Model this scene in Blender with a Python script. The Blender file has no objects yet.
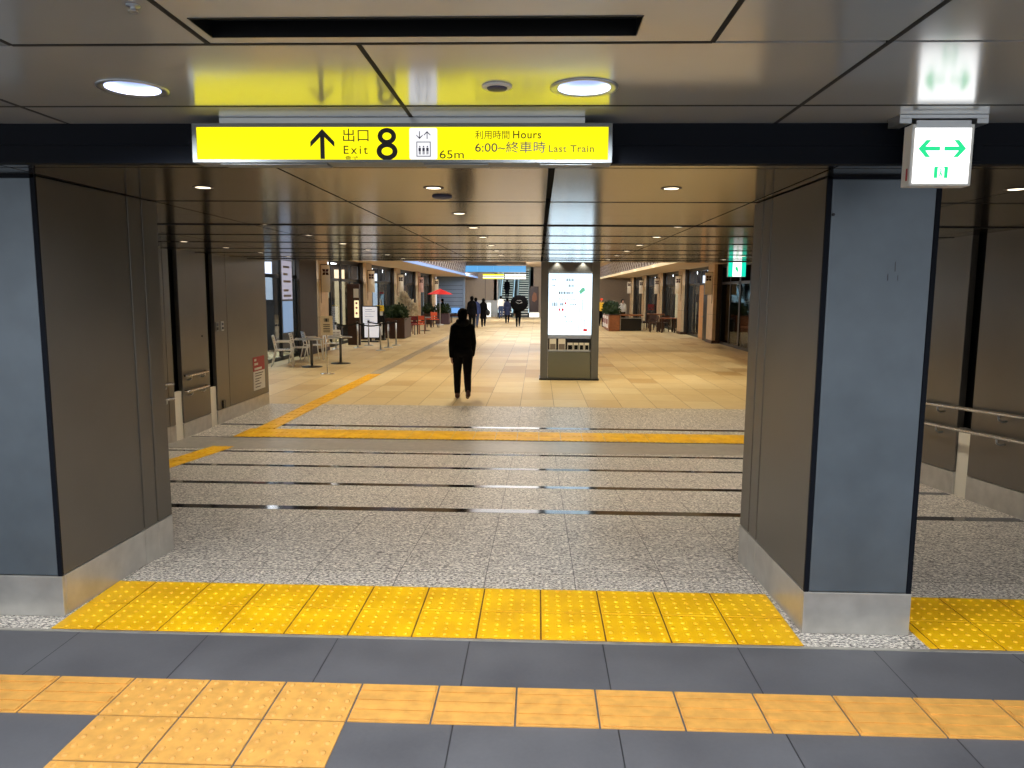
import bpy, bmesh, math, random
from mathutils import Vector, Matrix
random.seed(4)
C = bpy.context.scene.collection
PI = math.pi
R = math.radians

# ------------------------------------------------------------------ materials
def lin(c):
    return tuple(((v / 255) / 12.92 if v / 255 <= 0.04045 else ((v / 255 + 0.055) / 1.055) ** 2.4) for v in c) + (1,)

class Nt:
    def __init__(s, m): s.nt = m.node_tree; s.n = s.nt.nodes; s.l = s.nt.links
    def new(s, t, **k):
        n = s.n.new(t)
        for a, b in k.items(): setattr(n, a, b)
        return n
    def set(s, inp, v):
        if hasattr(v, 'is_linked') or isinstance(v, bpy.types.NodeSocket): s.l.new(v, inp)
        else: inp.default_value = v
    def math(s, op, a, b=0.0, c=None):
        n = s.new('ShaderNodeMath', operation=op); s.set(n.inputs[0], a); s.set(n.inputs[1], b)
        if c is not None: s.set(n.inputs[2], c)
        return n.outputs[0]
    def mix(s, f, a, b):
        n = s.new('ShaderNodeMix', data_type='RGBA'); s.set(n.inputs[0], f); s.set(n.inputs[6], a); s.set(n.inputs[7], b)
        return n.outputs[2]
    def noise(s, vec, scale, detail=3, rough=.5):
        n = s.new('ShaderNodeTexNoise'); s.set(n.inputs['Vector'], vec); n.inputs['Scale'].default_value = scale
        n.inputs['Detail'].default_value = detail; n.inputs['Roughness'].default_value = rough
        return n.outputs[0]
    def ramp(s, f, stops):
        n = s.new('ShaderNodeValToRGB'); s.set(n.inputs[0], f); e = n.color_ramp.elements
        while len(e) < len(stops): e.new(.5)
        for k, (p, c) in enumerate(stops): e[k].position = p; e[k].color = c
        return n.outputs[0]
    def pos(s): return s.new('ShaderNodeNewGeometry').outputs['Position']
    def scaled(s, v, sc):
        n = s.new('ShaderNodeMapping'); s.set(n.inputs[0], v); n.inputs['Scale'].default_value = sc
        return n.outputs[0]
    def xyz(s, v):
        n = s.new('ShaderNodeSeparateXYZ'); s.set(n.inputs[0], v); return n.outputs
    def comb(s, x, y, z=0.0):
        n = s.new('ShaderNodeCombineXYZ'); s.set(n.inputs[0], x); s.set(n.inputs[1], y); s.set(n.inputs[2], z); return n.outputs[0]
    def joint(s, x, off, p, w):        # 1 on a joint line
        a = s.math('SUBTRACT', x, off - p / 2); b = s.math('FLOORED_MODULO', a, p)
        c = s.math('ABSOLUTE', s.math('SUBTRACT', b, p / 2)); return s.math('LESS_THAN', c, w / 2)

def base(name):
    m = bpy.data.materials.new(name); m.use_nodes = True
    t = Nt(m); b = t.n['Principled BSDF']
    return m, t, b

def mat(name, c, rough=.5, metal=0.0, emis=None, strength=1.0, noise=0.0, nscale=8, alpha=None, coat=0, trans=0, aniso=None, rnoise=0.0, spec=.5):
    m, t, b = base(name)
    b.inputs['Base Color'].default_value = lin(c)
    b.inputs['Roughness'].default_value = rough; b.inputs['Metallic'].default_value = metal
    b.inputs['Specular IOR Level'].default_value = spec
    if coat: b.inputs['Coat Weight'].default_value = coat; b.inputs['Coat Roughness'].default_value = .05
    if emis: b.inputs['Emission Color'].default_value = lin(emis); b.inputs['Emission Strength'].default_value = strength
    if trans: b.inputs['Transmission Weight'].default_value = trans
    if noise or rnoise:
        n = t.noise(t.pos(), nscale, 4)
        if noise:
            k = lin(c); d = tuple(min(1, v * (1 - noise)) for v in k[:3]) + (1,); u = tuple(min(1, v * (1 + noise)) for v in k[:3]) + (1,)
            t.set(b.inputs['Base Color'], t.ramp(n, [(.3, d), (.7, u)]))
        if rnoise:
            t.set(b.inputs['Roughness'], t.math('MULTIPLY_ADD', n, rnoise, rough - rnoise / 2))
    return m

M = {}
M['pillar_front'] = mat('cool_lit_satin_panel', (98, 107, 114), .38, .45, noise=.10, nscale=5, rnoise=.1)  # cool concourse light on the front faces put into this blue-grey tint
M['panel'] = mat('bronze_grey_metal_panel', (108, 104, 97), .34, .65, noise=.06, nscale=2.5, rnoise=.08)
M['kick'] = mat('scuffed_steel', (190, 187, 180), .32, .6, noise=.12, nscale=9, rnoise=.15)
M['steel'] = mat('polished_steel', (205, 203, 198), .22, .95, rnoise=.05)
M['foot'] = mat('pale_reflection_steel', (238, 232, 215), .35, .1)  # bright reflection on the steel put into its pale base colour
M['chair_alu'] = mat('pale_chair_aluminium', (242, 242, 240), .4, .15)
M['steel_floor'] = mat('steel_floor_plate', (182, 176, 164), .38, .5, noise=.15, nscale=14, rnoise=.15)
M['dark'] = mat('black_gasket', (16, 18, 22), .5)
M['black'] = mat('black_painted_metal', (12, 12, 13), .35)
M['void'] = mat('dark_recess', (5, 5, 6), .8)
M['bulk'] = mat('dark_navy_bulkhead', (12, 16, 24), .6, 0, spec=.12)
M['ceil_front'] = mat('glossy_grey_ceiling_metal', (206, 208, 208), .16, .52, noise=.03, nscale=2, rnoise=.03)
M['soffit'] = mat('glossy_bronze_ceiling_metal', (94, 90, 86), .15, .78, noise=.05, nscale=2, rnoise=.03)
M['white_trim'] = mat('off_white_trim', (215, 213, 205), .4)
M['alu'] = mat('brushed_aluminium', (185, 188, 190), .3, .85)
M['sign_frame'] = mat('grey_sign_frame', (118, 122, 122), .5, .3)
M['sign_case'] = mat('grey_sign_casing', (150, 155, 158), .35, .5)
M['yellow_face'] = mat('lit_yellow_sign_face', (40, 38, 0), .9, 0, (255, 240, 20), 1.0, spec=.05)
M['white_face'] = mat('lit_white_sign_face', (60, 60, 60), .4, 0, (255, 255, 255), 1.6)
M['icon_face'] = mat('lit_white_pictogram_field', (60, 60, 60), .4, 0, (250, 250, 255), .8)
M['green_sign'] = mat('lit_green_marks', (0, 30, 15), .4, 0, (22, 238, 150), .75)
M['green_band'] = mat('lit_green_bands', (0, 30, 25), .4, 0, (20, 235, 195), .8)
M['ink'] = mat('black_sign_ink', (14, 14, 16), .5)
M['ink_grey'] = mat('grey_sign_ink', (60, 60, 85), .5)
M['ink_olive'] = mat('thin_dark_sign_ink', (70, 68, 20), .5)
M['lamp_cool'] = mat('cool_lamp_lens', (70, 80, 110), .3, 0, (190, 206, 250), .62)
M['lamp_warm'] = mat('warm_lamp_lens', (255, 240, 210), .4, 0, (255, 240, 212), 2.2)
M['red'] = mat('red_notice', (165, 25, 32), .5)
M['paper'] = mat('white_paper', (228, 225, 218), .6)
M['print'] = mat('grey_print', (120, 112, 108), .6)
M['wood_dark'] = mat('dark_brown_wood', (62, 36, 24), .45, noise=.25, nscale=12)
M['wood'] = mat('warm_wood', (134, 80, 44), .45, noise=.2, nscale=12)
M['stone'] = mat('beige_travertine', (196, 168, 132), .45, noise=.10, nscale=5)
M['clad'] = mat('matt_dark_brown', (42, 30, 20), .6, noise=.15, nscale=5)
M['banner'] = mat('cream_cloth_banner', (250, 240, 222), .8)
M['banner_pink'] = mat('pinkish_cloth_banner', (230, 190, 180), .8)
M['crest'] = mat('dark_crest_print', (60, 22, 24), .8)
M['leaf'] = mat('dark_green_leaves', (38, 62, 26), .6, noise=.4, nscale=30)
M['straw'] = mat('pale_dried_flowers', (214, 200, 172), .8, noise=.3, nscale=40)
M['redcloth'] = mat('red_parasol_cloth', (226, 40, 44), .7)
M['orange'] = mat('orange_plastic', (226, 92, 44), .5)
M['redseat'] = mat('dark_red_seat', (120, 26, 26), .6)
M['screen'] = mat('lit_blue_screen', (20, 30, 50), .3, 0, (120, 175, 240), .8)
M['blue_panel'] = mat('lit_blue_header_panel', (40, 80, 110), .3, 0, (100, 178, 240), .7)
M['far_yellow'] = mat('lit_yellow_far_sign', (60, 60, 0), .4, 0, (240, 226, 30), 1.1)
M['far_white'] = mat('lit_white_far_sign', (60, 60, 60), .4, 0, (255, 252, 240), 1.4)
M['far_wall'] = mat('taupe_wall_panels', (150, 135, 118), .5, noise=.05)
M['far_wall_low'] = mat('pale_grey_wall_panels', (178, 178, 176), .4)
M['shutter'] = mat('blue_grey_steel', (120, 140, 168), .45, .2)
M['glassy'] = mat('glowing_blue_balustrade', (200, 222, 232), .15, .0, (175, 208, 222), .75)  # glow added so the balustrades read bright; they are no lamps
M['step'] = mat('dark_escalator_step', (58, 54, 52), .5, .3)
M['step_edge'] = mat('light_step_edge', (240, 228, 208), .5)
M['poster_dark'] = mat('dark_poster', (52, 30, 26), .4)
M['skin'] = mat('skin', (196, 150, 124), .55)
M['cloth_black'] = mat('black_cloth', (11, 11, 12), .9, noise=.3, nscale=20, spec=.08)
M['cloth_dark'] = mat('charcoal_cloth', (18, 18, 20), .9, spec=.1)
M['cloth_navy'] = mat('navy_cloth', (28, 38, 72), .85)
M['cloth_blue'] = mat('blue_cloth', (34, 50, 98), .85)
M['cloth_white'] = mat('white_cloth', (226, 222, 214), .8)
M['cloth_yellow'] = mat('yellow_cloth', (240, 196, 60), .8)
M['cap'] = mat('orange_red_cloth', (240, 74, 30), .8)
M['jeans'] = mat('denim', (44, 60, 92), .85)
M['hair'] = mat('black_hair', (10, 9, 9), .9, spec=.08)
M['shoe'] = mat('brown_leather_shoe', (72, 34, 24), .45)
M['shoe_black'] = mat('black_shoe', (18, 16, 16), .5)
M['sole'] = mat('white_sole', (215, 215, 210), .6)
M['bag'] = mat('black_bag', (14, 14, 15), .6)
M['shop_wall'] = mat('warm_shop_interior', (168, 138, 104), .7, noise=.25, nscale=1.3)
M['shop_dark'] = mat('dark_shop_interior', (30, 22, 18), .7, noise=.3, nscale=1.3)
M['shelf_goods'] = mat('mixed_shelf_goods', (180, 150, 120), .6, noise=.55, nscale=9)
M['shop_light'] = mat('lit_shop_ceiling_panel', (255, 250, 240), .5, 0, (235, 245, 255), 5.0)
M['glow_cool'] = mat('cool_window_glow', (60, 60, 64), .4, 0, (214, 230, 255), .9)
M['glow_warm'] = mat('warm_window_glow', (60, 55, 50), .4, 0, (255, 226, 176), .8)
M['poster_blue'] = mat('lit_blue_poster', (30, 40, 60), .4, 0, (150, 185, 225), .45)
M['poster_warm'] = mat('lit_menu_board', (60, 55, 45), .4, 0, (255, 232, 178), .9)
M['board_white'] = mat('white_menu_board', (238, 238, 244), .5, 0, (240, 242, 255), .35)
M['ribbed'] = mat('ribbed_green_grey_glass', (126, 126, 108), .25, .4)
M['kiosk_frame'] = mat('grey_kiosk_metal', (102, 102, 100), .4, .3)
M['cove'] = mat('lit_cream_cove_trim', (230, 215, 180), .5, 0, (255, 236, 190), .45)
M['cove_blue'] = mat('lit_blue_cove_trim', (160, 190, 240), .5, 0, (130, 170, 240), .5)
M['gal_ceil'] = mat('beige_gallery_ceiling', (206, 184, 156), .7)
M['gal_light'] = mat('lit_gallery_light_panel', (255, 255, 255), .5, 0, (250, 250, 255), 1.2)
M['tac_front'] = mat('ochre_tactile_tile', (220, 162, 78), .5, noise=.14, nscale=16)
M['tac_band'] = mat('yellow_tactile_tile', (250, 186, 6), .42, noise=.18, nscale=5)
M['tac_silver'] = mat('pale_tactile_tile', (196, 184, 164), .4)

def clear_glass(name, tint, fac=.12):
    m = bpy.data.materials.new(name); m.use_nodes = True; t = Nt(m)
    t.n.remove(t.n['Principled BSDF'])
    tr = t.new('ShaderNodeBsdfTransparent'); tr.inputs[0].default_value = lin(tint)
    gl = t.new('ShaderNodeBsdfGlossy'); gl.inputs['Roughness'].default_value = .03
    mx = t.new('ShaderNodeMixShader'); mx.inputs[0].default_value = fac
    t.l.new(tr.outputs[0], mx.inputs[1]); t.l.new(gl.outputs[0], mx.inputs[2]); t.l.new(mx.outputs[0], t.n['Material Output'].inputs[0])
    return m
M['glass'] = clear_glass('shop_window_glass', (215, 220, 220), .14)

def slate():
    m, t, b = base('dark_grey_slate_floor')
    p = t.pos(); x, y, z = t.xyz(p)
    tid = t.math('FLOOR', t.math('DIVIDE', t.math('SUBTRACT', x, -.299), .612))
    row = t.math('GREATER_THAN', y, 2.7)
    wn = t.new('ShaderNodeTexWhiteNoise', noise_dimensions='2D'); t.set(wn.inputs[0], t.comb(tid, row))
    n = t.noise(p, 3, 5); n2 = t.noise(p, 60, 2)
    f = t.math('ADD', t.math('MULTIPLY', n, .7), t.math('MULTIPLY', wn.outputs[0], .12))
    f = t.math('ADD', f, t.math('MULTIPLY', n2, .15))
    col = t.ramp(f, [(.25, lin((80, 80, 84))), (.75, lin((106, 106, 109)))])
    j = t.math('MAXIMUM', t.joint(x, -.299, .612, .005), t.joint(y, 1.62, 40, .005))
    t.set(b.inputs['Base Color'], t.mix(j, col, lin((38, 38, 42))))
    t.set(b.inputs['Roughness'], t.math('MULTIPLY_ADD', n, .15, .38))
    return m
M['slate'] = slate()

def granite(name, dark, mid, light, ox=-.279, px=.5, rows=True):
    m, t, b = base(name)
    p = t.pos(); x, y, z = t.xyz(p)
    q = t.scaled(p, (1, 1.9, 1))
    n = t.noise(q, 56, 4, .7); n2 = t.noise(p, 2.0, 3)
    col = t.ramp(n, [(.42, dark), (.49, mid), (.56, light)])
    n3 = t.noise(q, 24, 3, .6)
    col = t.mix(t.math('MULTIPLY', t.math('GREATER_THAN', n3, .56), .45), col, lin((74, 68, 64)))
    j = t.joint(x, ox, px, .004)
    if rows: j = t.math('MAXIMUM', j, t.joint(y, 4.06, 1.0, .005))
    t.set(b.inputs['Base Color'], t.mix(j, col, lin((60, 54, 48))))
    t.set(b.inputs['Roughness'], t.math('ADD', t.math('MULTIPLY', n2, .1), .33))
    return m
M['granite'] = granite('speckled_granite', lin((70, 65, 62)), lin((188, 177, 164)), lin((250, 242, 228)))
M['black_granite'] = mat('polished_black_granite', (14, 13, 13), .10, spec=.3)

def tiles():
    m, t, b = base('sandy_gallery_floor_tiles')
    p = t.pos(); x, y, z = t.xyz(p)
    ix = t.math('FLOOR', t.math('DIVIDE', t.math('SUBTRACT', x, -.3), .6))
    iy = t.math('FLOOR', t.math('DIVIDE', t.math('SUBTRACT', y, 12.83), .9))
    wn = t.new('ShaderNodeTexWhiteNoise', noise_dimensions='2D'); t.set(wn.inputs[0], t.comb(ix, iy))
    col = t.ramp(wn.outputs[0], [(0, lin((186, 154, 104))), (.12, lin((206, 182, 134))), (.6, lin((214, 192, 146))), (1, lin((222, 204, 162)))])
    n = t.noise(p, 4, 4)
    col = t.mix(t.math('MULTIPLY', n, .3), col, lin((184, 154, 106)))
    j = t.math('MAXIMUM', t.joint(x, -.3, .6, .008), t.joint(y, 12.83, .9, .008))
    t.set(b.inputs['Base Color'], t.mix(j, col, lin((120, 92, 62))))
    t.set(b.inputs['Roughness'], t.math('MULTIPLY_ADD', n, .15, .40))
    return m
M['tile'] = tiles()

def lattice():
    m, t, b = base('diamond_lattice_screen')
    x, y, z = t.xyz(t.pos())
    a = t.math('ADD', t.math('MULTIPLY', y, .45), t.math('MULTIPLY', z, 1.0)); c = t.math('SUBTRACT', t.math('MULTIPLY', y, .45), z)
    j = t.math('MAXIMUM', t.joint(a, 0, .42, .09), t.joint(c, 0, .42, .09))
    t.set(b.inputs['Base Color'], t.mix(j, lin((120, 108, 116)), lin((246, 244, 248))))
    b.inputs['Roughness'].default_value = .5
    return m
M['lattice'] = lattice()

# ------------------------------------------------------------------ geometry helpers
class MB:
    def __init__(s): s.v = []; s.f = []; s.sm = []
    def add(s, vs, fs, smooth=False):
        o = len(s.v); s.v += [tuple(v) for v in vs]; s.f += [tuple(i + o for i in f) for f in fs]; s.sm += [smooth] * len(fs); return s
    def box(s, x0, x1, y0, y1, z0, z1, slope=None):
        zz = [z0, z1]; vs = []
        for z in zz:
            for x, y in ((x0, y0), (x1, y0), (x1, y1), (x0, y1)):
                vs.append((x, y, z + (slope(y) if slope else 0)))
        return s.add(vs, [(3, 2, 1, 0), (4, 5, 6, 7), (0, 1, 5, 4), (1, 2, 6, 5), (2, 3, 7, 6), (3, 0, 4, 7)])
    def prism(s, poly, y0, y1):          # polygon in X,Z extruded along Y
        n = len(poly); vs = [(x, y0, z) for x, z in poly] + [(x, y1, z) for x, z in poly]
        fs = [tuple(range(n)), tuple(range(2 * n - 1, n - 1, -1))] + [(i, i + n, (i + 1) % n + n, (i + 1) % n) for i in range(n)]
        return s.add(vs, fs)
    def prism_x(s, poly, x0, x1):        # polygon in Y,Z extruded along X
        n = len(poly); vs = [(x0, y, z) for y, z in poly] + [(x1, y, z) for y, z in poly]
        fs = [tuple(range(n)), tuple(range(2 * n - 1, n - 1, -1))] + [(i, i + n, (i + 1) % n + n, (i + 1) % n) for i in range(n)]
        return s.add(vs, fs)
    def prism_z(s, poly, z0, z1):
        n = len(poly); vs = [(x, y, z0) for x, y in poly] + [(x, y, z1) for x, y in poly]
        fs = [tuple(range(n - 1, -1, -1)), tuple(range(n, 2 * n))] + [(i, (i + 1) % n, (i + 1) % n + n, i + n) for i in range(n)]
        return s.add(vs, fs)
    def cone(s, p0, r0, p1, r1, n=12, caps=True):
        p0 = Vector(p0); p1 = Vector(p1); d = (p1 - p0); q = d.to_track_quat('Z', 'Y'); vs = []
        for p, r in ((p0, r0), (p1, r1)):
            for i in range(n):
                a = 2 * PI * i / n; vs.append(p + q @ Vector((math.cos(a) * r, math.sin(a) * r, 0)))
        fs = [(i, (i + 1) % n, (i + 1) % n + n, i + n) for i in range(n)]
        s.add(vs, fs, True)
        if caps: s.add(vs, [tuple(range(n - 1, -1, -1)), tuple(range(n, 2 * n))])
        return s
    def tube(s, pts, r, n=10):
        pts = [Vector(p) for p in pts]; rings = []
        for i, p in enumerate(pts):
            d = (pts[min(i + 1, len(pts) - 1)] - pts[max(i - 1, 0)]).normalized(); q = d.to_track_quat('Z', 'Y')
            if i == 0: q0 = q
            else:
                q0 = (prev.rotation_difference(d)) @ q0
            prev = d; rr = r[i] if isinstance(r, (list, tuple)) else r
            rings.append([p + q0 @ Vector((math.cos(2 * PI * k / n) * rr, math.sin(2 * PI * k / n) * rr, 0)) for k in range(n)])
        vs = [v for g in rings for v in g]; fs = []
        for j in range(len(rings) - 1):
            for k in range(n): fs.append((j * n + k, j * n + (k + 1) % n, (j + 1) * n + (k + 1) % n, (j + 1) * n + k))
        s.add(vs, fs, True); m = (len(rings) - 1) * n
        return s.add(vs, [tuple(range(n - 1, -1, -1)), tuple(range(m, m + n))])
    def lathe(s, prof, c=(0, 0, 0), n=24, cap=True):   # profile (r,z)
        vs = [(c[0] + r * math.cos(2 * PI * k / n), c[1] + r * math.sin(2 * PI * k / n), c[2] + z) for r, z in prof for k in range(n)]
        fs = [(j * n + k, j * n + (k + 1) % n, (j + 1) * n + (k + 1) % n, (j + 1) * n + k) for j in range(len(prof) - 1) for k in range(n)]
        s.add(vs, fs, True)
        if cap: m = (len(prof) - 1) * n; s.add(vs, [tuple(range(n - 1, -1, -1)), tuple(range(m, m + n))])
        return s
    def ell(s, c, r, nu=14, nv=9, q=None):
        vs = []; 
        for j in range(1, nv):
            ph = PI * j / nv
            for i in range(nu):
                a = 2 * PI * i / nu; v = Vector((math.cos(a) * math.sin(ph) * r[0], math.sin(a) * math.sin(ph) * r[1], math.cos(ph) * r[2]))
                if q: v = q @ v
                vs.append(Vector(c) + v)
        t = Vector((0, 0, r[2])); bt = Vector((0, 0, -r[2]))
        if q: t = q @ t; bt = q @ bt
        vs += [Vector(c) + t, Vector(c) + bt]; T = len(vs) - 2; fs = []
        for j in range(nv - 2):
            for i in range(nu): fs.append((j * nu + i, (j + 1) * nu + i, (j + 1) * nu + (i + 1) % nu, j * nu + (i + 1) % nu))
        for i in range(nu): fs.append((T, i, (i + 1) % nu)); b = (nv - 2) * nu; fs.append((T + 1, b + (i + 1) % nu, b + i))
        return s.add(vs, fs, True)
    def build(s, name, m, parent=None, bevel=0, solid=0):
        vs = [Vector(v) for v in s.v]
        if parent is not None: org = Vector((0, 0, 0)); off = -world_loc(parent)
        else:
            xs = [v.x for v in vs]; ys = [v.y for v in vs]; zs = [v.z for v in vs]
            org = Vector(((min(xs) + max(xs)) / 2, (min(ys) + max(ys)) / 2, min(zs))); off = -org
        me = bpy.data.meshes.new(name); me.from_pydata([v + off for v in vs], [], s.f)
        me.polygons.foreach_set('use_smooth', s.sm); me.update()
        bm = bmesh.new(); bm.from_mesh(me); bmesh.ops.remove_doubles(bm, verts=bm.verts, dist=1e-6); bmesh.ops.recalc_face_normals(bm, faces=bm.faces); bm.to_mesh(me); bm.free()
        me.materials.append(m)
        o = bpy.data.objects.new(name, me); C.objects.link(o); o.location = org
        if parent is not None: o.parent = parent
        if bevel:
            b = o.modifiers.new('bevel', 'BEVEL'); b.width = bevel; b.segments = 2; b.limit_method = 'ANGLE'; b.angle_limit = R(40)
        return o

def world_loc(o):
    v = Vector((0, 0, 0))
    while o is not None: v += o.location; o = o.parent
    return v

def tag(o, label=None, cat=None, group=None, kind=None):
    if label: o['label'] = label
    if cat: o['category'] = cat
    if group: o['group'] = group
    if kind: o['kind'] = kind
    return o

def thing(name, loc, label, cat, group=None):
    o = bpy.data.objects.new(name, None); C.objects.link(o); o.location = loc; o.empty_display_size = .1
    return tag(o, label, cat, group)

def struct(o, label=None): return tag(o, label, None, None, 'structure')

def dup(root, loc, rz=0, label=None, group=None, parent=None, scale=None):
    c = root.copy(); C.objects.link(c); c.parent = parent
    if loc is not None: c.location = loc; c.rotation_euler = (0, 0, rz)
    if scale: c.scale = (scale,) * 3
    if label: c['label'] = label
    if group: c['group'] = group
    for ch in list(root.children): dup(ch, None, parent=c)
    return c

def text(body, m, parent, x0, x1, z0, z1, y, name='lettering', bold=0.0, depth=.001, face='-Y', space=1.0):
    cu = bpy.data.curves.new(name, 'FONT'); cu.body = body; cu.size = 1; cu.offset = bold; cu.fill_mode = 'FRONT'; cu.space_character = space
    to = bpy.data.objects.new(name, cu); C.objects.link(to); bpy.context.view_layer.update()
    me = bpy.data.meshes.new_from_object(to.evaluated_get(bpy.context.evaluated_depsgraph_get()))
    bpy.data.objects.remove(to); bpy.data.curves.remove(cu)
    if not me.vertices: return None
    xs = [v.co.x for v in me.vertices]; ys = [v.co.y for v in me.vertices]
    ax, bx, ay, by = min(xs), max(xs), min(ys), max(ys); off = world_loc(parent)
    for v in me.vertices:
        u = (v.co.x - ax) / (bx - ax); w = (v.co.y - ay) / (by - ay)
        if face == '-Y': v.co = Vector((x0 + (x1 - x0) * u, y, z0 + (z1 - z0) * w)) - off
        else: v.co = Vector((y, x0 + (x1 - x0) * u, z0 + (z1 - z0) * w)) - off
    me.materials.clear(); me.materials.append(m); me.name = name
    bm = bmesh.new(); bm.from_mesh(me)
    d = Vector((0, -depth, 0)) if face == '-Y' else Vector((depth if x1 > x0 else depth, 0, 0))
    r = bmesh.ops.extrude_face_region(bm, geom=bm.faces[:])
    bmesh.ops.translate(bm, verts=[g for g in r['geom'] if isinstance(g, bmesh.types.BMVert)], vec=d)
    bmesh.ops.recalc_face_normals(bm, faces=bm.faces); bm.to_mesh(me); bm.free()
    o = bpy.data.objects.new(name, me); C.objects.link(o); o.parent = parent
    return o

def spot(loc, power, col, size=120, rad=.04, blend=.6, rot=(0, 0, 0)):
    l = bpy.data.lights.new('spot', 'SPOT'); l.energy = power; l.color = col; l.spot_size = R(size); l.spot_blend = blend; l.shadow_soft_size = rad
    o = bpy.data.objects.new('lamp_or_fill_light', l); C.objects.link(o); o.location = loc; o.rotation_euler = rot; return o
def area(loc, sx, sy, power, col, rot=(0, 0, 0)):
    l = bpy.data.lights.new('area', 'AREA'); l.shape = 'RECTANGLE'; l.size = sx; l.size_y = sy; l.energy = power; l.color = col
    o = bpy.data.objects.new('lamp_or_fill_light', l); C.objects.link(o); o.location = loc; o.rotation_euler = rot; return o

# ------------------------------------------------------------------ dimensions
ZS, ZF, ZL = 2.115, 2.27, -.4             # corridor ceiling, front ceiling, lower floor
Y0, Y1, SL = 4.06, 9.58, .0725
def fl(y):
    return 0 if y <= Y0 else (ZL if y >= Y1 else -SL * (y - Y0))
XL, XR = -4.755, 3.75                       # corridor side walls
YE = 12.83                                 # end of the low corridor ceiling
XGL, XGR, YG, ZG = -7.15, 7.05, 60.0, 3.6  # gallery

# ------------------------------------------------------------------ floors
struct(MB().box(-7, 6, -5, 3.24, -.2, 0).build('floor', M['slate']), 'dark grey slate tiles of the front concourse floor')
f = MB()
f.prism_x([(3.24, 0), (Y0, 0), (Y1, ZL), (YE, ZL), (YE, ZL - .2), (3.24, -.6)], XL - .5, XR + .5)
struct(f.build('floor_granite', M['granite']), 'speckled grey granite ramp with black inlay lines')
struct(MB().box(-12, 12, YE, YG + 14, ZL - .2, ZL).build('floor_gallery', M['tile']), 'sandy beige tiled gallery floor')
k = 0
def strip(y, w, m, h=.0015):
    global k; k += 1
    b = MB(); b.prism_x([(y - w / 2, fl(y - w / 2) + h), (y + w / 2, fl(y + w / 2) + h), (y + w / 2, fl(y + w / 2) - .01), (y - w / 2, fl(y - w / 2) - .01)], XL + .02, XR - .02)
    return struct(b.build('trim_%d' % k, m))
for y, w in ((5.645, .125), (6.65, .11), (7.63, .11), (8.63, .11), (10.77, .12)): strip(y, w, M['black_granite'])
strip(9.80, .05, M['dark'])
k += 1
pl = MB(); pl.prism_x([(8.84, fl(8.84) + .004), (Y1, ZL + .004), (9.77, ZL + .004), (9.77, ZL - .02), (8.84, fl(8.84) - .02)], XL + .02, XR - .02)
struct(pl.build('trim_%d' % k, M['steel_floor']), 'polished steel expansion plate across the foot of the ramp')
strip(3.235, .02, M['steel_floor'], .003); 

# ------------------------------------------------------------------ tactile paving
def dome(mb, x, y, z, r=.0125, h=.0062):
    n = 8; vs = []
    for rr, hh in ((r, 0), (r * .8, h * .7), (r * .45, h)):
        for i in range(n): vs.append((x + rr * math.cos(2 * PI * i / n), y + rr * math.sin(2 * PI * i / n), z + hh))
    fs = [(j * n + i, j * n + (i + 1) % n, (j + 1) * n + (i + 1) % n, (j + 1) * n + i) for j in range(2) for i in range(n)] + [tuple(range(16, 24))]
    mb.add(vs, fs, True)
def slab(mb, x0, x1, y0, y1, z, h=.005, g=.0038, kind=None, cut=None):
    a, b, c, d = x0 + g, x1 - g, y0 + g, y1 - g
    if cut: a = max(a, cut[0]); b = min(b, cut[1])
    if b - a < .02: return
    mb.box(a, b, c, d, z - .01, z + h)
    if kind == 'dome':
        for i in range(5):
            for j in range(5):
                x = x0 + (x1 - x0) * (i + .5) / 5; y = y0 + (y1 - y0) * (j + .5) / 5
                if a + .012 < x < b - .012: dome(mb, x, y, z + h)
    if kind == 'barx':
        for j in range(4):
            y = y0 + (y1 - y0) * (j + .5) / 4; mb.box(a + .008, b - .008, y - .022, y + .022, z + h, z + h + .005)
    if kind == 'bary':
        for i in range(4):
            x = x0 + (x1 - x0) * (i + .5) / 4; mb.box(x - .017, x + .017, c + .01, d - .01, z + h, z + h + .004)
bar = MB(); barl = MB(); dm = MB(); P = .3155
ground = MB()
for kx in range(-9, 10):
    x0 = -.069 + P * kx; x1 = x0 + P
    is_dome = -1.66 < x0 < -.75
    slab(dm if is_dome else (bar if x0 > -1 else barl), x0, x1, 2.556, 2.828, 0, kind='dome' if is_dome else 'barx')
    if is_dome:
        slab(dm, x0, x1, 2.284, 2.556, 0, kind='dome'); slab(dm, x0, x1, 2.012, 2.284, 0, kind='dome')
tag(bar.build('tactile_guide_strip', M['tac_front'], bevel=.0012), 'long ochre ridged tactile strip right of the dotted patch in front', 'tactile paving')
tag(barl.build('tactile_guide_strip', M['tac_front'], bevel=.0012), 'short ochre ridged tactile strip left of the dotted patch in front', 'tactile paving')
tag(dm.build('tactile_dome_patch', M['tac_front'], bevel=.0012), 'ochre block of dotted tactile tiles interrupting the ridged strip', 'tactile paving')
gb = MB(); gb.box(-2.285, 1.235, 3.248, 3.83, 0, .0012); gb.box(1.805, 4.5, 3.248, 3.83, 0, .0012)
struct(gb.build('trim_23', mat('dark_ochre_grout', (104, 64, 14), .8)))
bl = MB(); br = MB()
for kx in range(-9, 16):
    x0 = .030 + .3015 * kx; x1 = x0 + .3015
    for (a, b) in ((3.248, 3.54), (3.54, 3.832)):
        if x1 < 1.3: slab(bl, x0, x1, a, b, 0, kind='dome', cut=(-2.29, 1.24))
        elif x1 > 1.82: slab(br, x0, x1, a, b, 0, kind='dome', cut=(1.80, 9))
tag(bl.build('tactile_warning_band', M['tac_band'], bevel=.0012), 'bright yellow two-row dotted tactile band between the two big pillars', 'tactile paving')
tag(br.build('tactile_warning_band', M['tac_band'], bevel=.0012), 'short yellow dotted tactile band right of the right pillar', 'tactile paving')
tb = MB()
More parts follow.
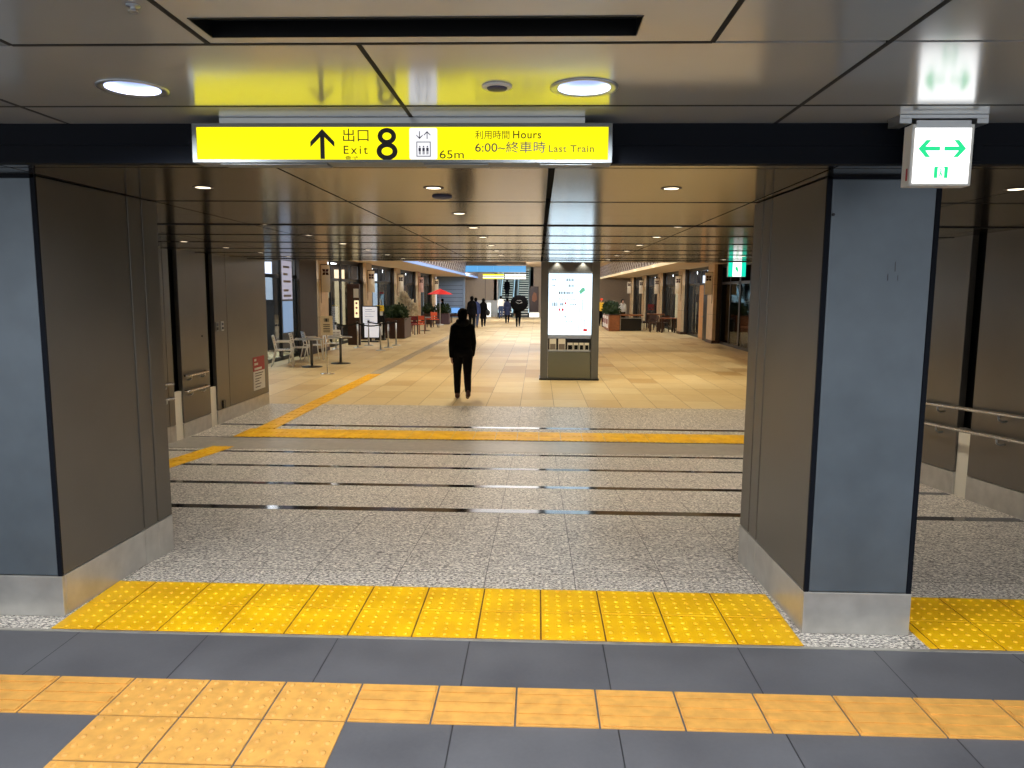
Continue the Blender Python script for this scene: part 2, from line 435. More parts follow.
for kx in range(-14, 12):
    x0 = .03 + .3 * kx
    for (a, b) in ((9.84, 10.14), (10.14, 10.44)):
        slab(tb, x0, x0 + .3, a, b, ZL, kind='bary', cut=(-4.45, XR - .1))
tag(tb.build('tactile_cross_band', M['tac_band']), 'thin-looking yellow ridged tactile band crossing at the foot of the ramp', 'tactile paving')
ga = MB(); y = 10.46
while y < 17.5: slab(ga, -4.09, -3.80, y, y + .3, ZL, kind='bary'); y += .3
tag(ga.build('tactile_guide_line', M['tac_band']), 'yellow tactile guide line running away along the left side', 'tactile paving')
gs = MB()
while y < 48: slab(gs, -4.09, -3.80, y, y + .3, ZL, kind='barx'); y += .3
tag(gs.build('tactile_guide_line', M['tac_silver']), 'pale silver tactile guide line continuing into the gallery', 'tactile paving')
gr = MB(); y = 6.9
while y < 9.0:
    b = MB(); slab(b, -4.09, -3.80, y, y + .3, 0, kind='bary')
    gr.add([(v[0], v[1], v[2] + fl(v[1])) for v in b.v], b.f); y += .3
tag(gr.build('tactile_guide_line', M['tac_band']), 'short yellow tactile line coming down the ramp behind the left pillar', 'tactile paving')

# ------------------------------------------------------------------ ceilings
def panels(cells, z, t, gap=.008):
    b = MB()
    for x0, x1, y0, y1 in cells: b.box(x0 + gap, x1 - gap, y0 + gap, y1 - gap, z, z + t)
    return b
def cut_holes(o, cutters):
    for c in cutters:
        md = o.modifiers.new('cut', 'BOOLEAN'); md.object = c; md.solver = 'EXACT'
    bpy.context.view_layer.update()
    me = bpy.data.meshes.new_from_object(o.evaluated_get(bpy.context.evaluated_depsgraph_get()))
    o.modifiers.clear(); o.data = me
    for c in cutters: bpy.data.objects.remove(c)
cells = []
for a, b in ((-7, -1.93), (-1.93, -.5), (-.5, .93), (.93, 6)):
    cells += [(a, b, 2.10, 2.78), (a, b, 2.78, 3.10)]
cells += [(-7, -1.93, -5, 2.10), (-1.93, -1.47, -5, 2.10), (-1.47, -.913, -5, 2.10), (-.913, .46, -5, 2.10), (.46, .93, -5, 2.10), (.93, 6, -5, 2.10)]
fc = struct(panels(cells, ZF, .05).build('ceiling', M['ceil_front']), 'glossy grey metal ceiling panels over the front concourse')
DL = [(-1.368, 2.535), (.143, 2.54)]
cut = [MB().cone((x, y, ZF - .1), .088, (x, y, ZF + .2), .088, 40).build('cutter', M['void']) for x, y in DL]
cut.append(MB().box(-.878, .248, 1.905, 2.041, ZF - .1, ZF + .2).build('cutter', M['void']))
cut_holes(fc, cut)
struct(MB().box(-7, 6, -5, 3.3, ZF + .14, ZF + .3).build('ceiling_void_front', M['void']))
# corridor ceiling
xs = [-7, -5.74] + [.045 + 1.158 * i for i in range(-4, 0)] + [.05, 1.205, 2.363, 3.52, 4.7, 6]
ys = [3.10, 3.175, 4.35, 5.10, 5.86, 6.93, 7.99, 9.2, 10.2, 11.35, 12.05, YE]
b = MB()
for i in range(len(xs) - 1):
    for j in range(len(ys) - 1):
        gx0 = .014 if abs(xs[i] - .05) < .01 else .006; gx1 = .014 if abs(xs[i + 1] - .05) < .01 else .006
        g0 = .014 if j in (4,) else .007 + j * .0012; g1 = .014 if j + 1 in (4,) else .007 + j * .0012
        if ys[j] == 5.10: g0 = .0015
        if ys[j + 1] == 5.10: g1 = .0015
        b.box(xs[i] + gx0, xs[i + 1] - gx1, ys[j] + g0, ys[j + 1] - g1, ZS, ZS + .04)
struct(b.build('ceiling_corridor', M['soffit']), 'low glossy bronze-grey metal ceiling over the corridor')
jb = MB()
for y_, h_, w_ in ((4.35, .002, .014), (5.86, .007, .03), (6.93, .004, .022), (7.99, .0045, .022), (9.2, .005, .022), (10.2, .005, .022), (11.35, .006, .022), (12.05, .009, .03)):
    jb.box(-7, 6, y_ - w_ / 2, y_ + w_ / 2, ZS - h_, ZS + .02)
jf = MB()
for y_ in (2.10, 2.78): jf.box(-7, 6, y_ - .0075, y_ + .0075, ZF - .0012, ZF + .02) if y_ > 2.5 else jf.box(-1.47, .46, y_ - .0075, y_ + .0075, ZF - .0012, ZF + .02)
for x_, a_, b_ in ((-1.93, -5, 3.05), (-.5, 2.11, 3.05), (.93, -5, 3.05), (-1.47, -5, 2.1), (-.913, -5, 2.1), (.46, -5, 2.1)): jf.box(x_ - .0075, x_ + .0075, a_, b_, ZF - .0011, ZF + .02)
struct(jf.build('trim_22', M['void']), 'black joint lines between the front ceiling panels')
struct(jb.build('trim_21', M['void']), 'black joint strips between the corridor ceiling panels')
struct(MB().box(-7, 6, 3.2, YE, ZS + .06, ZS + .3).build('ceiling_void_corridor', M['void']))
bk = MB(); bk.box(-7, 6, 3.06, 3.095, ZS, 2.28); bk.box(-7, 6, 3.05, 3.10, ZS - .003, ZS + .012); bk.box(-7, 6, 3.052, 3.06, 2.185, 2.195)
for x in (1.70, 2.62, -2.9): bk.box(x, x + .03, 3.045, 3.06, 2.12, 2.19)
struct(bk.build('trim_20', M['bulk']), 'dark navy bulkhead where the ceiling steps down')

# ------------------------------------------------------------------ corridor walls
def wall_panel(side, ya, yb, z0off, z1, th=.06, inset=0.0):
    # box along X plane, foot follows the ramp
    s = 1 if side == 'right' else -1; X = XR if s > 0 else XL
    b = MB(); n = 6
    for i in range(n):
        y0 = ya + (yb - ya) * i / n; y1 = ya + (yb - ya) * (i + 1) / n
        x0, x1 = (X + inset, X + th + inset) if s > 0 else (X - th - inset, X - inset)
        zt = (lambda y: z1) if not callable(z1) else z1
        b.add([(x0, y0, fl(y0) + z0off), (x1, y0, fl(y0) + z0off), (x1, y1, fl(y1) + z0off), (x0, y1, fl(y1) + z0off),
               (x0, y0, zt(y0)), (x1, y0, zt(y0)), (x1, y1, zt(y1)), (x0, y1, zt(y1))],
              [(3, 2, 1, 0), (4, 5, 6, 7), (0, 1, 5, 4), (1, 2, 6, 5), (2, 3, 7, 6), (3, 0, 4, 7)])
    return b
KH = .205
def build_wall(side, segs, recesses, group):
    # backing
    s = 1 if side == 'right' else -1; X = XR if s > 0 else XL
    bb = MB(); x0, x1 = (X + .12, X + .25) if s > 0 else (X - .25, X - .12)
    bb.box(x0, x1, 3.4, YE + .1, -.6, ZS + .1)
    struct(bb.build('wall_' + side, M['void']))
    w = None; allp = MB(); kk = MB()
    for ya, yb in segs:
        g = .006
        p = wall_panel(side, ya + g, yb - g, KH + .006, ZS + .01); allp.add(p.v, p.f)
        p = wall_panel(side, ya + .002, yb - .002, -.02, lambda y: fl(y) + KH); kk.add(p.v, p.f)
    struct(allp.build('wall_%s_panels' % side, M['panel'], bevel=.003), 'bronze-grey metal wall panels on the %s of the corridor' % side)
    struct(kk.build('baseboard_' + side, M['kick'], bevel=.003), 'steel kick plate along the %s corridor wall' % side)
    n = 0
    for ya, yb, ztop in recesses:
        n += 1
        p = wall_panel(side, ya, yb, -.02, lambda y: ztop, th=.05, inset=.02)
        struct(p.build('trim_%d' % (30 + n + (10 if s > 0 else 0)), M['foot']), 'bright steel foot of a dark vertical recess in the %s wall' % side)
build_wall('left', [(3.4, 5.0), (5.0, 6.6), (6.6, 8.2), (8.2, 9.28), (9.28, 9.44), (9.66, 10.50), (10.72, 11.17), (11.17, YE)], [(9.44, 9.66, .25), (10.50, 10.72, .18)], 'l')
build_wall('right', [(3.4, 4.9), (4.9, 6.43), (6.63, 8.1), (8.1, 9.7), (9.7, 11.3), (11.3, YE)], [(6.43, 6.63, .43)], 'r')
# end returns and front ends, fascia above corridor end
ret = MB(); ret.box(-9, XL - .13, YE + .0, YE + .12, ZL, ZG); struct(ret.build('wall_back_left', M['panel'], bevel=.01))
ret = MB(); ret.box(XR + .13, 9, YE + .0, YE + .12, ZL, ZG); struct(ret.build('wall_back_right', M['panel'], bevel=.01))
struct(MB().box(-9, 9, YE + .003, YE + .25, ZS + .012, ZG + .1).build('wall_back_header', M['bulk']))
for sx, xx in (('left', XL), ('right', XR)):
    b = MB(); a = (xx - 1.6, xx) if sx == 'left' else (xx, xx + 1.6)
    b.box(a[0], a[1], 3.3, 3.4, 0, ZS + .05); struct(b.build('wall_front_' + sx, M['panel'], bevel=.01))

# ------------------------------------------------------------------ two big pillars
def pillar(xa, xb, side_x, label):
    d_in = .038 if side_x < 0 else -.028        # the inner faces splay slightly towards the back
    def lean(b):
        b.v = [(x + (d_in * (y - 3.385) if abs(x - side_x) < .08 else 0), y, z) for x, y, z in b.v]; return b
    cx = (xa + xb) / 2; root = thing('pillar', (cx, 3.385, 0), label, 'pillar')
    yF, yB = 3.385, 4.40
    MB().box(xa + .012, xb - .012, yF + .012, yB - .012, 0.0, ZS).build('core', M['dark'], root)
    MB().box(xa + .022, xb - .022, yF, yF + .03, KH + .004, ZS - .012).build('front_panel', M['pillar_front'], root, bevel=.003)
    def side(x, d):
        a = (x, x + .03) if d > 0 else (x - .03, x)
        b = MB(); 
        for ya, yb in ((yF + .012, 4.092), (4.106, 4.232), (4.246, yB)):
            b.box(a[0], a[1], ya, yb, KH + .004, ZS - .004)
        return lean(b)
    for x, d in ((xa, 1), (xb, -1)): side(x, d).build('side_panel', M['panel'], root, bevel=.003)
    b = MB(); b.box(xa + .022, xb - .022, yB - .03, yB, KH + .004, ZS - .004); b.build('back_panel', M['panel'], root, bevel=.003)
    e = MB()
    e.box(xa - .001, xa + .02, yF - .001, yF + .012, KH, ZS); e.box(xb - .02, xb + .001, yF - .001, yF + .012, KH, ZS)
    e.box(xa, xb, yF - .001, yF + .01, ZS - .012, ZS)
    e.build('edge_gasket', M['bulk'], root)
    kf = MB(); kf.box(xa - .002, xb + .002, yF - .004, yF + .02, .001, KH); kf.build('kick_plate', M['kick'], root, bevel=.002)
    for x, d in ((xa, 1), (xb, -1)):
        b = MB(); a = (x - .002, x + .02) if d > 0 else (x - .02, x + .002)
        for ya, yb in ((yF + .021, 4.095), (4.099, 4.239), (4.243, yB)):
            b.box(a[0], a[1], ya, yb, -.02 if ya > Y0 else .001, KH)
        lean(b).build('kick_plate', M['kick'], root, bevel=.002)
    return root
pl1 = pillar(-2.81, -2.31, -2.31, 'massive metal-clad pillar standing at the left edge')
pl2 = pillar(1.27, 1.765, 1.27, 'massive metal-clad pillar right of centre with cool-lit blue-grey front')
# keyhole and faint scuffs
MB().cone((1.300, 3.384, 1.95), .008, (1.300, 3.376, 1.95), .006, 12).build('key_lock', M['black'], pl2)
sc = MB()
for x, zz, h, w in ((1.585, 1.70, .05, .004), (1.555, 1.66, .035, .005), (1.60, 1.66, .03, .003)):
    sc.add([(x, 3.3845, zz), (x + w, 3.3845, zz + .004), (x + w * .7, 3.3845, zz + h), (x - .001, 3.3845, zz + h * .8)], [(0, 1, 2, 3)])
sc.build('scuff_mark', mat('dark_scuff', (58, 60, 66), .6), pl2)

# ------------------------------------------------------------------ front ceiling fittings
for (x, y), lab in zip(DL, ('large round recessed downlight left of the yellow sign', 'large round recessed downlight above the right half of the yellow sign')):
    r = thing('downlight', (x, y, ZF), lab, 'ceiling light')
    MB().lathe([(.112, -.001), (.112, -.004), (.104, -.006), (.092, -.003), (.086, .0), (.086, -.0005)], (x, y, ZF), 40, cap=False).build('trim_ring', M['alu'], r)
    MB().lathe([(.0865, -.002), (.082, .03), (.07, .052), (.0, .052)], (x, y, ZF), 40, cap=False).build('reflector', M['lamp_cool'], r)
    spot((x, y, ZF + .035), 85, (.88, .93, 1.0), 165, .05, .5)
slot = thing('ceiling_vent', (-.315, 1.973, ZF), 'long black linear slot vent in the ceiling', 'vent')
b = MB(); b.box(-.878, .248, 1.903, 1.9055, ZF - .002, ZF + .05); b.box(-.878, .248, 2.0405, 2.043, ZF - .002, ZF + .05); b.box(-.88, -.8775, 1.903, 2.043, ZF - .002, ZF + .05); b.box(.2475, .25, 1.903, 2.043, ZF - .002, ZF + .05)
b.build('frame', M['black'], slot)
MB().box(-.879, .249, 1.904, 2.042, ZF + .04, ZF + .07).build('duct', M['void'], slot)
d = thing('smoke_detector', (-.143, 2.52, ZF), 'small round detector in the ceiling beside the large downlight', 'detector')
MB().lathe([(.05, -.0005), (.05, -.004), (.044, -.007), (.04, -.007)], (-.143, 2.52, ZF), 28).build('base', M['white_trim'], d)
MB().lathe([(.034, -.007), (.03, -.012), (.012, -.014)], (-.143, 2.52, ZF), 20).build('grille', M['ink_grey'], d)
d = thing('sprinkler', (-.97, 1.818, ZF), 'tiny sprinkler head at the top left of the ceiling', 'sprinkler')
MB().lathe([(.016, -.0005), (.016, -.003), (.006, -.004), (.006, -.012), (.011, -.014), (.011, -.016)], (-.97, 1.818, ZF), 16).build('head', M['alu'], d)
d = thing('smoke_detector', (-.53, 4.10, ZS), 'small dark detector in the corridor ceiling behind the nearest downlight', 'detector')
MB().lathe([(.055, -.0005), (.055, -.006), (.045, -.012), (.02, -.016)], (-.53, 4.10, ZS), 24).build('base', M['ink_grey'], d)

# small downlights in the corridor ceiling
LP = []
for i, x in enumerate((-1.70, -.53, .652, 2.32)): LP.append((x, 3.77, 'first row', i))
nm = {-3.82: 'along the left wall', -2.15: 'left of centre', -.53: 'at centre', 1.09: 'right of centre', 2.83: 'along the right wall'}
proto = None
ordw = ['nearest', 'second', 'third', 'fourth', 'fifth', 'sixth', 'seventh', 'eighth']
spots = []
for i, x in enumerate((-1.70, -.53, .652, 2.32)):
    spots.append((x, 3.77, 'small downlight just behind the bulkhead, %s of the first row' % ['leftmost', 'second from left', 'third from left', 'rightmost'][i]))
for x, yy in ((-3.82, (7.95, 9.03, 10.18, 11.33)), (-2.15, (5.87, 6.94, 8.16, 9.35, 10.58, 11.8)), (-.53, (4.98, 6.06, 7.10, 8.35, 9.4, 10.5)), (1.09, (5.91, 7.0, 8.17, 9.34, 10.48, 11.78)), (2.83, (5.9, 7.0, 8.17, 9.34, 10.48, 11.56))):
    for i, y in enumerate(yy): spots.append((x, y, 'small warm downlight, %s in the row %s of the corridor ceiling' % (ordw[i], nm[x])))
for n, (x, y, lab) in enumerate(spots):
    if n == 0:
        proto = thing('downlight', (x, y, ZS), lab, 'ceiling light', 'small downlights in the corridor ceiling')
        MB().lathe([(.052, -.0003), (.052, -.002), (.045, -.004), (.037, -.0025), (.037, -.0003)], (x, y, ZS), 24, cap=False).build('trim_ring', M['wood_dark'], proto)
        MB().lathe([(.0365, -.0028), (.0, -.0028)], (x, y, ZS), 24, cap=False).build('lens', M['lamp_warm'], proto)
    else: dup(proto, (x, y, ZS), 0, lab)
    spot((x, y, ZS - .012), 15 if y < 5 else 42, (1.0, .89, .73), 100, .03, .8)

# ------------------------------------------------------------------ yellow overhead sign
sg = thing('overhead_sign', (-.54, 2.98, 2.10), 'long lit yellow exit 8 sign with black arrow hanging from the ceiling', 'sign')
yf = 2.93
sa, sb, s0, s1 = -1.357, .276, 2.095, 2.243
MB().box(sa + .004, sb - .004, yf + .008, yf + .10, s0 + .004, s1 - .002).build('casing', M['sign_case'], sg, bevel=.002)
fr = MB(); fr.box(sa, sb, yf, yf + .102, s1 - .014, s1); fr.box(sa, sb, yf, yf + .102, s0, s0 + .011); fr.box(sa, sa + .017, yf, yf + .102, s0 + .011, s1 - .014); fr.box(sb - .015, sb, yf, yf + .102, s0 + .011, s1 - .014)
fr.build('frame', M['sign_frame'], sg, bevel=.001)
MB().box(sa + .017, sb - .015, yf + .004, yf + .012, s0 + .011, s1 - .014).build('lit_face', M['yellow_face'], sg)
MB().box(-1.256, .172, yf + .02, yf + .09, s1 + .0005, ZF).build('mounting_box', M['alu'], sg, bevel=.002)
for a_, b_ in ((-1.25, -.83), (-.45, -.2), (.0, .2)): MB().box(a_, b_, yf + .01, yf + .09, s0 - .006, s0).build('access_plate', M['sign_frame'], sg)
ty = yf + .004
# arrow
cx, zt, zb = -.845, 2.222, 2.109
MB().prism([(cx, zt), (cx + .047, zt - .048), (cx + .047, zt - .068), (cx + .0085, zt - .031), (cx + .0085, zb), (cx - .0085, zb), (cx - .0085, zt - .031), (cx - .047, zt - .068), (cx - .047, zt - .048)], ty - .0015, ty).build('arrow', M['ink'], sg)
text('出口', M['ink_olive'], sg, -.764, -.664, 2.174, 2.223, ty, 'japanese_exit_text', bold=0)
text('Exit', M['ink_olive'], sg, -.762, -.668, 2.128, 2.159, ty, 'exit_text', bold=.004, space=1.35)
text('출구', M['ink_olive'], sg, -.757, -.706, 2.108, 2.121, ty, 'korean_exit_text', bold=.006)
def ring(mb, cx, cz, rx, rz, t, y0, y1, n=36):
    vs = []
    for y in (y0, y1):
        for k_ in (0, 1):
            vs += [(cx + (rx - t * k_) * math.cos(2 * PI * i / n), y, cz + (rz - t * .92 * k_) * math.sin(2 * PI * i / n)) for i in range(n)]
    fs = []
    for i in range(n):
        j = (i + 1) % n; fs += [(i, j, n + j, n + i), (2 * n + i, 3 * n + i, 3 * n + j, 2 * n + j), (i, 2 * n + i, 2 * n + j, j), (n + i, n + j, 3 * n + j, 3 * n + i)]
    mb.add(vs, fs)
e8 = MB(); ring(e8, -.5925, 2.138, .0410, .0335, .0195, ty - .0015, ty); ring(e8, -.5925, 2.1945, .036, .0310, .0185, ty - .0016, ty); e8.build('exit_number', M['ink'], sg)
ic = MB(); w0, w1, v0, v1, q = -.505, -.397, 2.107, 2.226, .008
poly = []
for (ccx, ccz, a0) in ((w1 - q, v1 - q, 0), (w0 + q, v1 - q, 90), (w0 + q, v0 + q, 180), (w1 - q, v0 + q, 270)):
    for t_ in range(5): a = R(a0 + 22.5 * t_); poly.append((ccx + q * math.cos(a), ccz + q * math.sin(a)))
ic.prism(poly, ty - .001, ty).build('elevator_pictogram', M['icon_face'], sg)
picto = sg.children[-1]
im = MB(); y2 = ty - .001
xa, xb, za, zb2 = -.4775, -.4225, 2.118, 2.174; t_ = .0028
for b4 in ((xa, xb, za, za + t_), (xa, xb, zb2 - t_, zb2), (xa, xa + t_, za, zb2), (xb - t_, xb, za, zb2)): im.box(b4[0], b4[1], y2 - .001, y2, b4[2], b4[3])
for px in (-.465, -.450, -.435):
    im.box(px - .0045, px + .0045, y2 - .001, y2, 2.139, 2.151); im.cone((px, y2 - .001, 2.1555), .0028, (px, y2, 2.1555), .0028, 8); im.box(px - .0035, px - .0008, y2 - .001, y2, 2.126, 2.139); im.box(px + .0008, px + .0035, y2 - .001, y2, 2.126, 2.139)
def smallarrow(x, up):
    s_ = 1 if up else -1; zc = 2.1985
    im.box(x - .0015, x + .0015, y2 - .001, y2, zc - .014, zc + .014)
    im.prism([(x, zc + s_ * .0145), (x + .0125, zc + s_ * .002), (x + .0125, zc - s_ * .002), (x, zc + s_ * .0095), (x - .0125, zc - s_ * .002), (x - .0125, zc + s_ * .002)], y2 - .001, y2)
smallarrow(-.4655, False); smallarrow(-.436, True)
im.build('pictogram_lines', M['ink_grey'], picto)
text('65m', M['ink_olive'], sg, -.388, -.294, 2.111, 2.142, ty, 'distance_text', bold=.0)
text('利用時間', M['ink_olive'], sg, -.25, -.118, 2.184, 2.216, ty, 'hours_label_text', bold=0)
text('Hours', M['ink_olive'], sg, -.104, .004, 2.186, 2.215, ty, 'hours_english_text', bold=.008, space=1.1)
text('6:00~終車時', M['ink_grey'], sg, -.25, .022, 2.133, 2.175, ty, 'hours_text', bold=.002)
text('Last Train', M['ink_olive'], sg, .034, .207, 2.136, 2.161, ty, 'last_train_text', bold=.008, space=1.1)

# ------------------------------------------------------------------ emergency exit sign near
eg = thing('exit_sign', (1.505, 2.97, 2.0), 'lit white square exit sign with two green arrows hanging at the right', 'sign')
ye = 2.92
MB().box(1.396, 1.626, ye, ye + .062, 2.010, 2.236).build('casing', M['white_trim'], eg, bevel=.002)
MB().box(1.408, 1.614, ye - .003, ye + .002, 2.019, 2.221).build('lit_face', M['white_face'], eg)
face = eg.children[-1]
MB().box(1.41, 1.612, ye - .001, ye + .04, 2.222, 2.25).build('top_cap', M['alu'], eg, bevel=.001)
b = MB(); b.box(1.345, 1.672, ye - .005, ye + .09, 2.255, ZF); b.box(1.345, 1.39, ye - .005, ye + .09, 2.237, 2.256); b.box(1.630, 1.672, ye - .005, ye + .09, 2.237, 2.256); b.build('mounting_bracket', M['alu'], eg, bevel=.002)
MB().box(1.3925, 1.395, ye + .012, ye + .02, 2.03, 2.075).build('test_label', M['red'], eg)
def exarrow(cx, s_):
    z = 2.146; h = .0055
    pts = [(-.040, 0), (-.012, .0315), (.006, .0315), (-.0135, .0075), (.040, .0075), (.040, -.0075), (-.0135, -.0075), (.006, -.0315), (-.012, -.0315)]
    pts = [(cx + s_ * p[0], z + p[1]) for p in pts]
    MB().prism(pts, ye - .0042, ye - .003).build('green_arrow', M['green_sign'], eg)
exarrow(1.462, 1); exarrow(1.558, -1)
gm = MB(); gm.box(1.486, 1.499, ye - .0042, ye - .003, 2.038, 2.078); gm.box(1.524, 1.537, ye - .0042, ye - .003, 2.038, 2.078); gm.box(1.488, 1.535, ye - .0042, ye - .003, 2.0765, 2.080)
gm.cone((1.511, ye - .0042, 2.071), .0032, (1.511, ye - .003, 2.071), .0032, 10)
gm.prism([(1.509, 2.067), (1.514, 2.067), (1.514, 2.056), (1.520, 2.044), (1.517, 2.042), (1.511, 2.053), (1.506, 2.042), (1.503, 2.044), (1.509, 2.057)], ye - .0042, ye - .003)
gm.build('running_man_pictogram', M['green_sign'], eg)
# far exit sign
fg = thing('exit_sign', (3.22, 12.30, 1.9), 'small green and white lit exit sign far down the corridor at right', 'sign')
MB().box(3.08, 3.36, 12.25, 12.33, 1.87, 2.105).build('casing', M['white_trim'], fg)
MB().box(3.15, 3.29, 12.243, 12.25, 1.875, 2.10).build('lit_face', M['white_face'], fg)
MB().box(3.08, 3.15, 12.243, 12.25, 1.875, 2.10).build('green_band', M['green_band'], fg); MB().box(3.29, 3.36, 12.243, 12.25, 1.875, 2.10).build('green_band', M['green_band'], fg)
MB().prism([(3.19, 2.03), (3.225, 2.03), (3.24, 1.98), (3.225, 1.93), (3.21, 1.97), (3.19, 1.99)], 12.239, 12.243).build('running_man_pictogram', M['green_sign'], fg)

# ------------------------------------------------------------------ wall fittings
def rail(x, y0, y1, h, s, label, brk):
    root = thing('handrail', (x, (y0 + y1) / 2, fl((y0 + y1) / 2) + h), label, 'handrail')
    n = 12; pts = [(x + s * .05, y0, fl(y0) + h)] + [(x, y0 + (y1 - y0) * i / n, fl(y0 + (y1 - y0) * i / n) + h) for i in range(n + 1)] + [(x + s * .05, y1, fl(y1) + h)]
    pts[0] = (x + s * .06, y0 - .03, fl(y0) + h); pts[-1] = (x + s * .06, y1 + .03, fl(y1) + h)
    MB().tube(pts, .018, 12).build('rail', M['steel'], root)
    for y in brk:
        z = fl(y) + h
        MB().tube([(x, y, z - .012), (x + s * .005, y, z - .05), (x + s * .03, y, z - .065), (x + s * .068, y, z - .06)], .008, 8).build('bracket', M['alu'], root)
xr = XR - .07; xl = XL + .07
rail(xr, 4.2, 12.0, .80, 1, 'upper steel handrail on the right corridor wall', (5.2, 5.95, 6.85, 8.2, 9.6, 11.0))
rail(xr, 4.2, 12.0, .61, 1, 'lower steel handrail on the right corridor wall', (5.2, 5.95, 6.85, 8.2, 9.6, 11.0))
rail(xl, 4.2, 9.27, .77, -1, 'upper steel handrail on the left wall, ending beside the pillar', (5.2, 6.5, 7.8, 9.1))
rail(xl, 4.2, 9.27, .58, -1, 'lower steel handrail on the left wall, ending beside the pillar', (5.2, 6.5, 7.8, 9.1))
rail(xl, 9.72, 10.30, .85, -1, 'short upper steel handle on the left wall panel', (9.8, 10.2))
rail(xl, 9.72, 10.30, .64, -1, 'short lower steel handle on the left wall panel', (9.8, 10.2))
for (ya, yb, lab) in ((10.75, 10.84, 'small grey switch plate on the left wall, nearer one'), (10.93, 11.02, 'small pale switch plate on the left wall, farther one')):
    r = thing('switch_plate', (XL, (ya + yb) / 2, 1.0), lab, 'switch')
    m1 = M['sign_frame'] if ya < 10.9 else M['alu']
    MB().box(XL - .001, XL + .012, ya, yb, .99, 1.13).build('cover', m1, r, bevel=.002)
    MB().box(XL + .012, XL + .016, ya + .02, yb - .02, 1.01, 1.05).build('button', M['ink'], r)
    MB().box(XL + .012, XL + .016, ya + .02, yb - .02, 1.07, 1.11).build('lamp', M['ink_grey'], r)
MB().box(XL, XL + .02, 10.88, 10.96, -.18, -.06).build('floor_latch', M['black'], None); tag(bpy.data.objects['floor_latch'], 'small black latch low on the left wall above the kick plate', 'latch')
MB().cone((XL, 10.30, .95), .014, (XL + .01, 10.30, .95), .012, 12).build('keyhole', M['black'], None); tag(bpy.data.objects['keyhole'], 'tiny round lock in the left wall panel with handles', 'lock')
nt_ = thing('notice', (XL, 12.38, -.07), 'red and white notice sheet on the far end of the left wall', 'notice')
MB().box(XL, XL + .004, 12.13, 12.64, .24, .48).build('red_header', M['red'], nt_)
MB().box(XL, XL + .004, 12.13, 12.64, -.08, .24).build('white_sheet', M['paper'], nt_)
b = MB()
for zz, a, c in ((.43, 12.18, 12.27), (.36, 12.18, 12.34), (.28, 12.18, 12.50)): b.box(XL + .004, XL + .006, a, c, zz - .018, zz + .018)
for zz in (.43, .36, .28): b.box(XL + .004, XL + .006, 12.2, 12.23, zz - .02, zz + .02)
b.build('header_print', M['paper'], nt_)
b = MB()
for i, zz in enumerate((.20, .16, .11, .07, .02, -.03)): b.box(XL + .004, XL + .006, 12.20, 12.20 + (.36, .3, .26, .18, .26, .22)[i], zz - .008, zz + .008)
b.build('sheet_print', M['print'], nt_)

# ------------------------------------------------------------------ information kiosk
kx0, kx1, ky, kb = .06, 1.385, 16.85, 17.45
ks = thing('information_kiosk', (.72, 17.15, ZL), 'grey free-standing map board with lit white panel and leaflet shelf', 'kiosk')
b = MB(); b.box(kx0, kx0 + .17, ky, kb, ZL, 2.55); b.box(kx1 - .17, kx1, ky, kb, ZL, 2.55); b.build('side_post', M['kiosk_frame'], ks, bevel=.008)
b = MB(); b.box(kx0 + .17, kx1 - .17, ky + .03, kb - .03, 2.06, 2.50); b.build('header', M['kiosk_frame'], ks, bevel=.004)
b = MB(); b.box(kx0 + .18, kx1 - .18, ky + .25, kb - .05, ZL + .05, 2.1); b.build('core', M['black'], ks)
MB().box(kx0 + .175, kx1 - .175, ky + .03, ky + .12, .64, 2.02).build('lit_panel', mat('lit_map_panel', (70, 70, 70), .3, 0, (212, 238, 255), 1.7), ks)
lp = ks.children[-1]
b = MB(); b.box(kx0 + .17, kx1 - .17, ky + .015, ky + .1, .60, .64); b.box(kx0 + .17, kx1 - .17, ky + .015, ky + .1, 2.02, 2.06); b.build('panel_rail', M['alu'], ks)
yy = ky + .03; PRT = mat('lit_panel_print', (40, 40, 42), .5, 0, (150, 155, 160), .3)
rnd = random.Random(7)
for zz, a, c, h in ((1.88, .3, .40, .018), (1.88, .62, .82, .035), (1.75, .3, .38, .018), (1.75, .68, .80, .03), (1.59, .46, .80, .03), (1.45, .46, .84, .012), (1.33, .32, .44, .045), (1.33, .50, .58, .03), (1.33, .72, .86, .012), (1.05, .60, .64, .02), (.95, .6, .8, .01)):
    x = a; b = MB()
    while x < c:
        w = rnd.uniform(.015, .035); b.box(x, min(x + w, c), yy - .003, yy, zz - h, zz + h); x += w + .012
    b.build('print_line', PRT, lp)
b = MB(); b.box(1.0, 1.012, yy - .003, yy, 1.2, 1.45); b.box(.93, .94, yy - .003, yy, 1.1, 1.3); b.box(.95, 1.06, yy - .003, yy, .98, .99); b.box(1.05, 1.06, yy - .003, yy, .78, .98); b.box(.92, .93, yy - .003, yy, .72, .95); b.box(.86, .93, yy - .003, yy, 1.09, 1.1); b.build('map_lines', M['print'], lp)
MB().prism([(.92, 1.62), (.98, 1.70), (1.04, 1.71), (1.06, 1.64), (1.0, 1.60), (.96, 1.55)], yy - .003, yy).build('green_area', mat('pale_green_print', (40, 80, 60), .5, 0, (120, 205, 170), .7), lp)
b = MB(); b.box(1.03, 1.12, yy - .003, yy, .72, .78); b.box(.46, .50, yy - .003, yy, 1.18, 1.24); b.box(.53, .58, yy - .003, yy, 1.18, 1.24); b.box(.60, .64, yy - .003, yy, 1.33, 1.38); b.build('red_marks', mat('red_print', (120, 20, 20), .5, 0, (226, 60, 60), .6), lp)
b = MB(); b.box(kx0 + .17, kx1 - .17, ky + .02, ky + .25, .26, .285); b.box(kx0 + .17, kx1 - .17, ky + .10, ky + .25, .55, .60); b.build('shelf', M['alu'], ks)
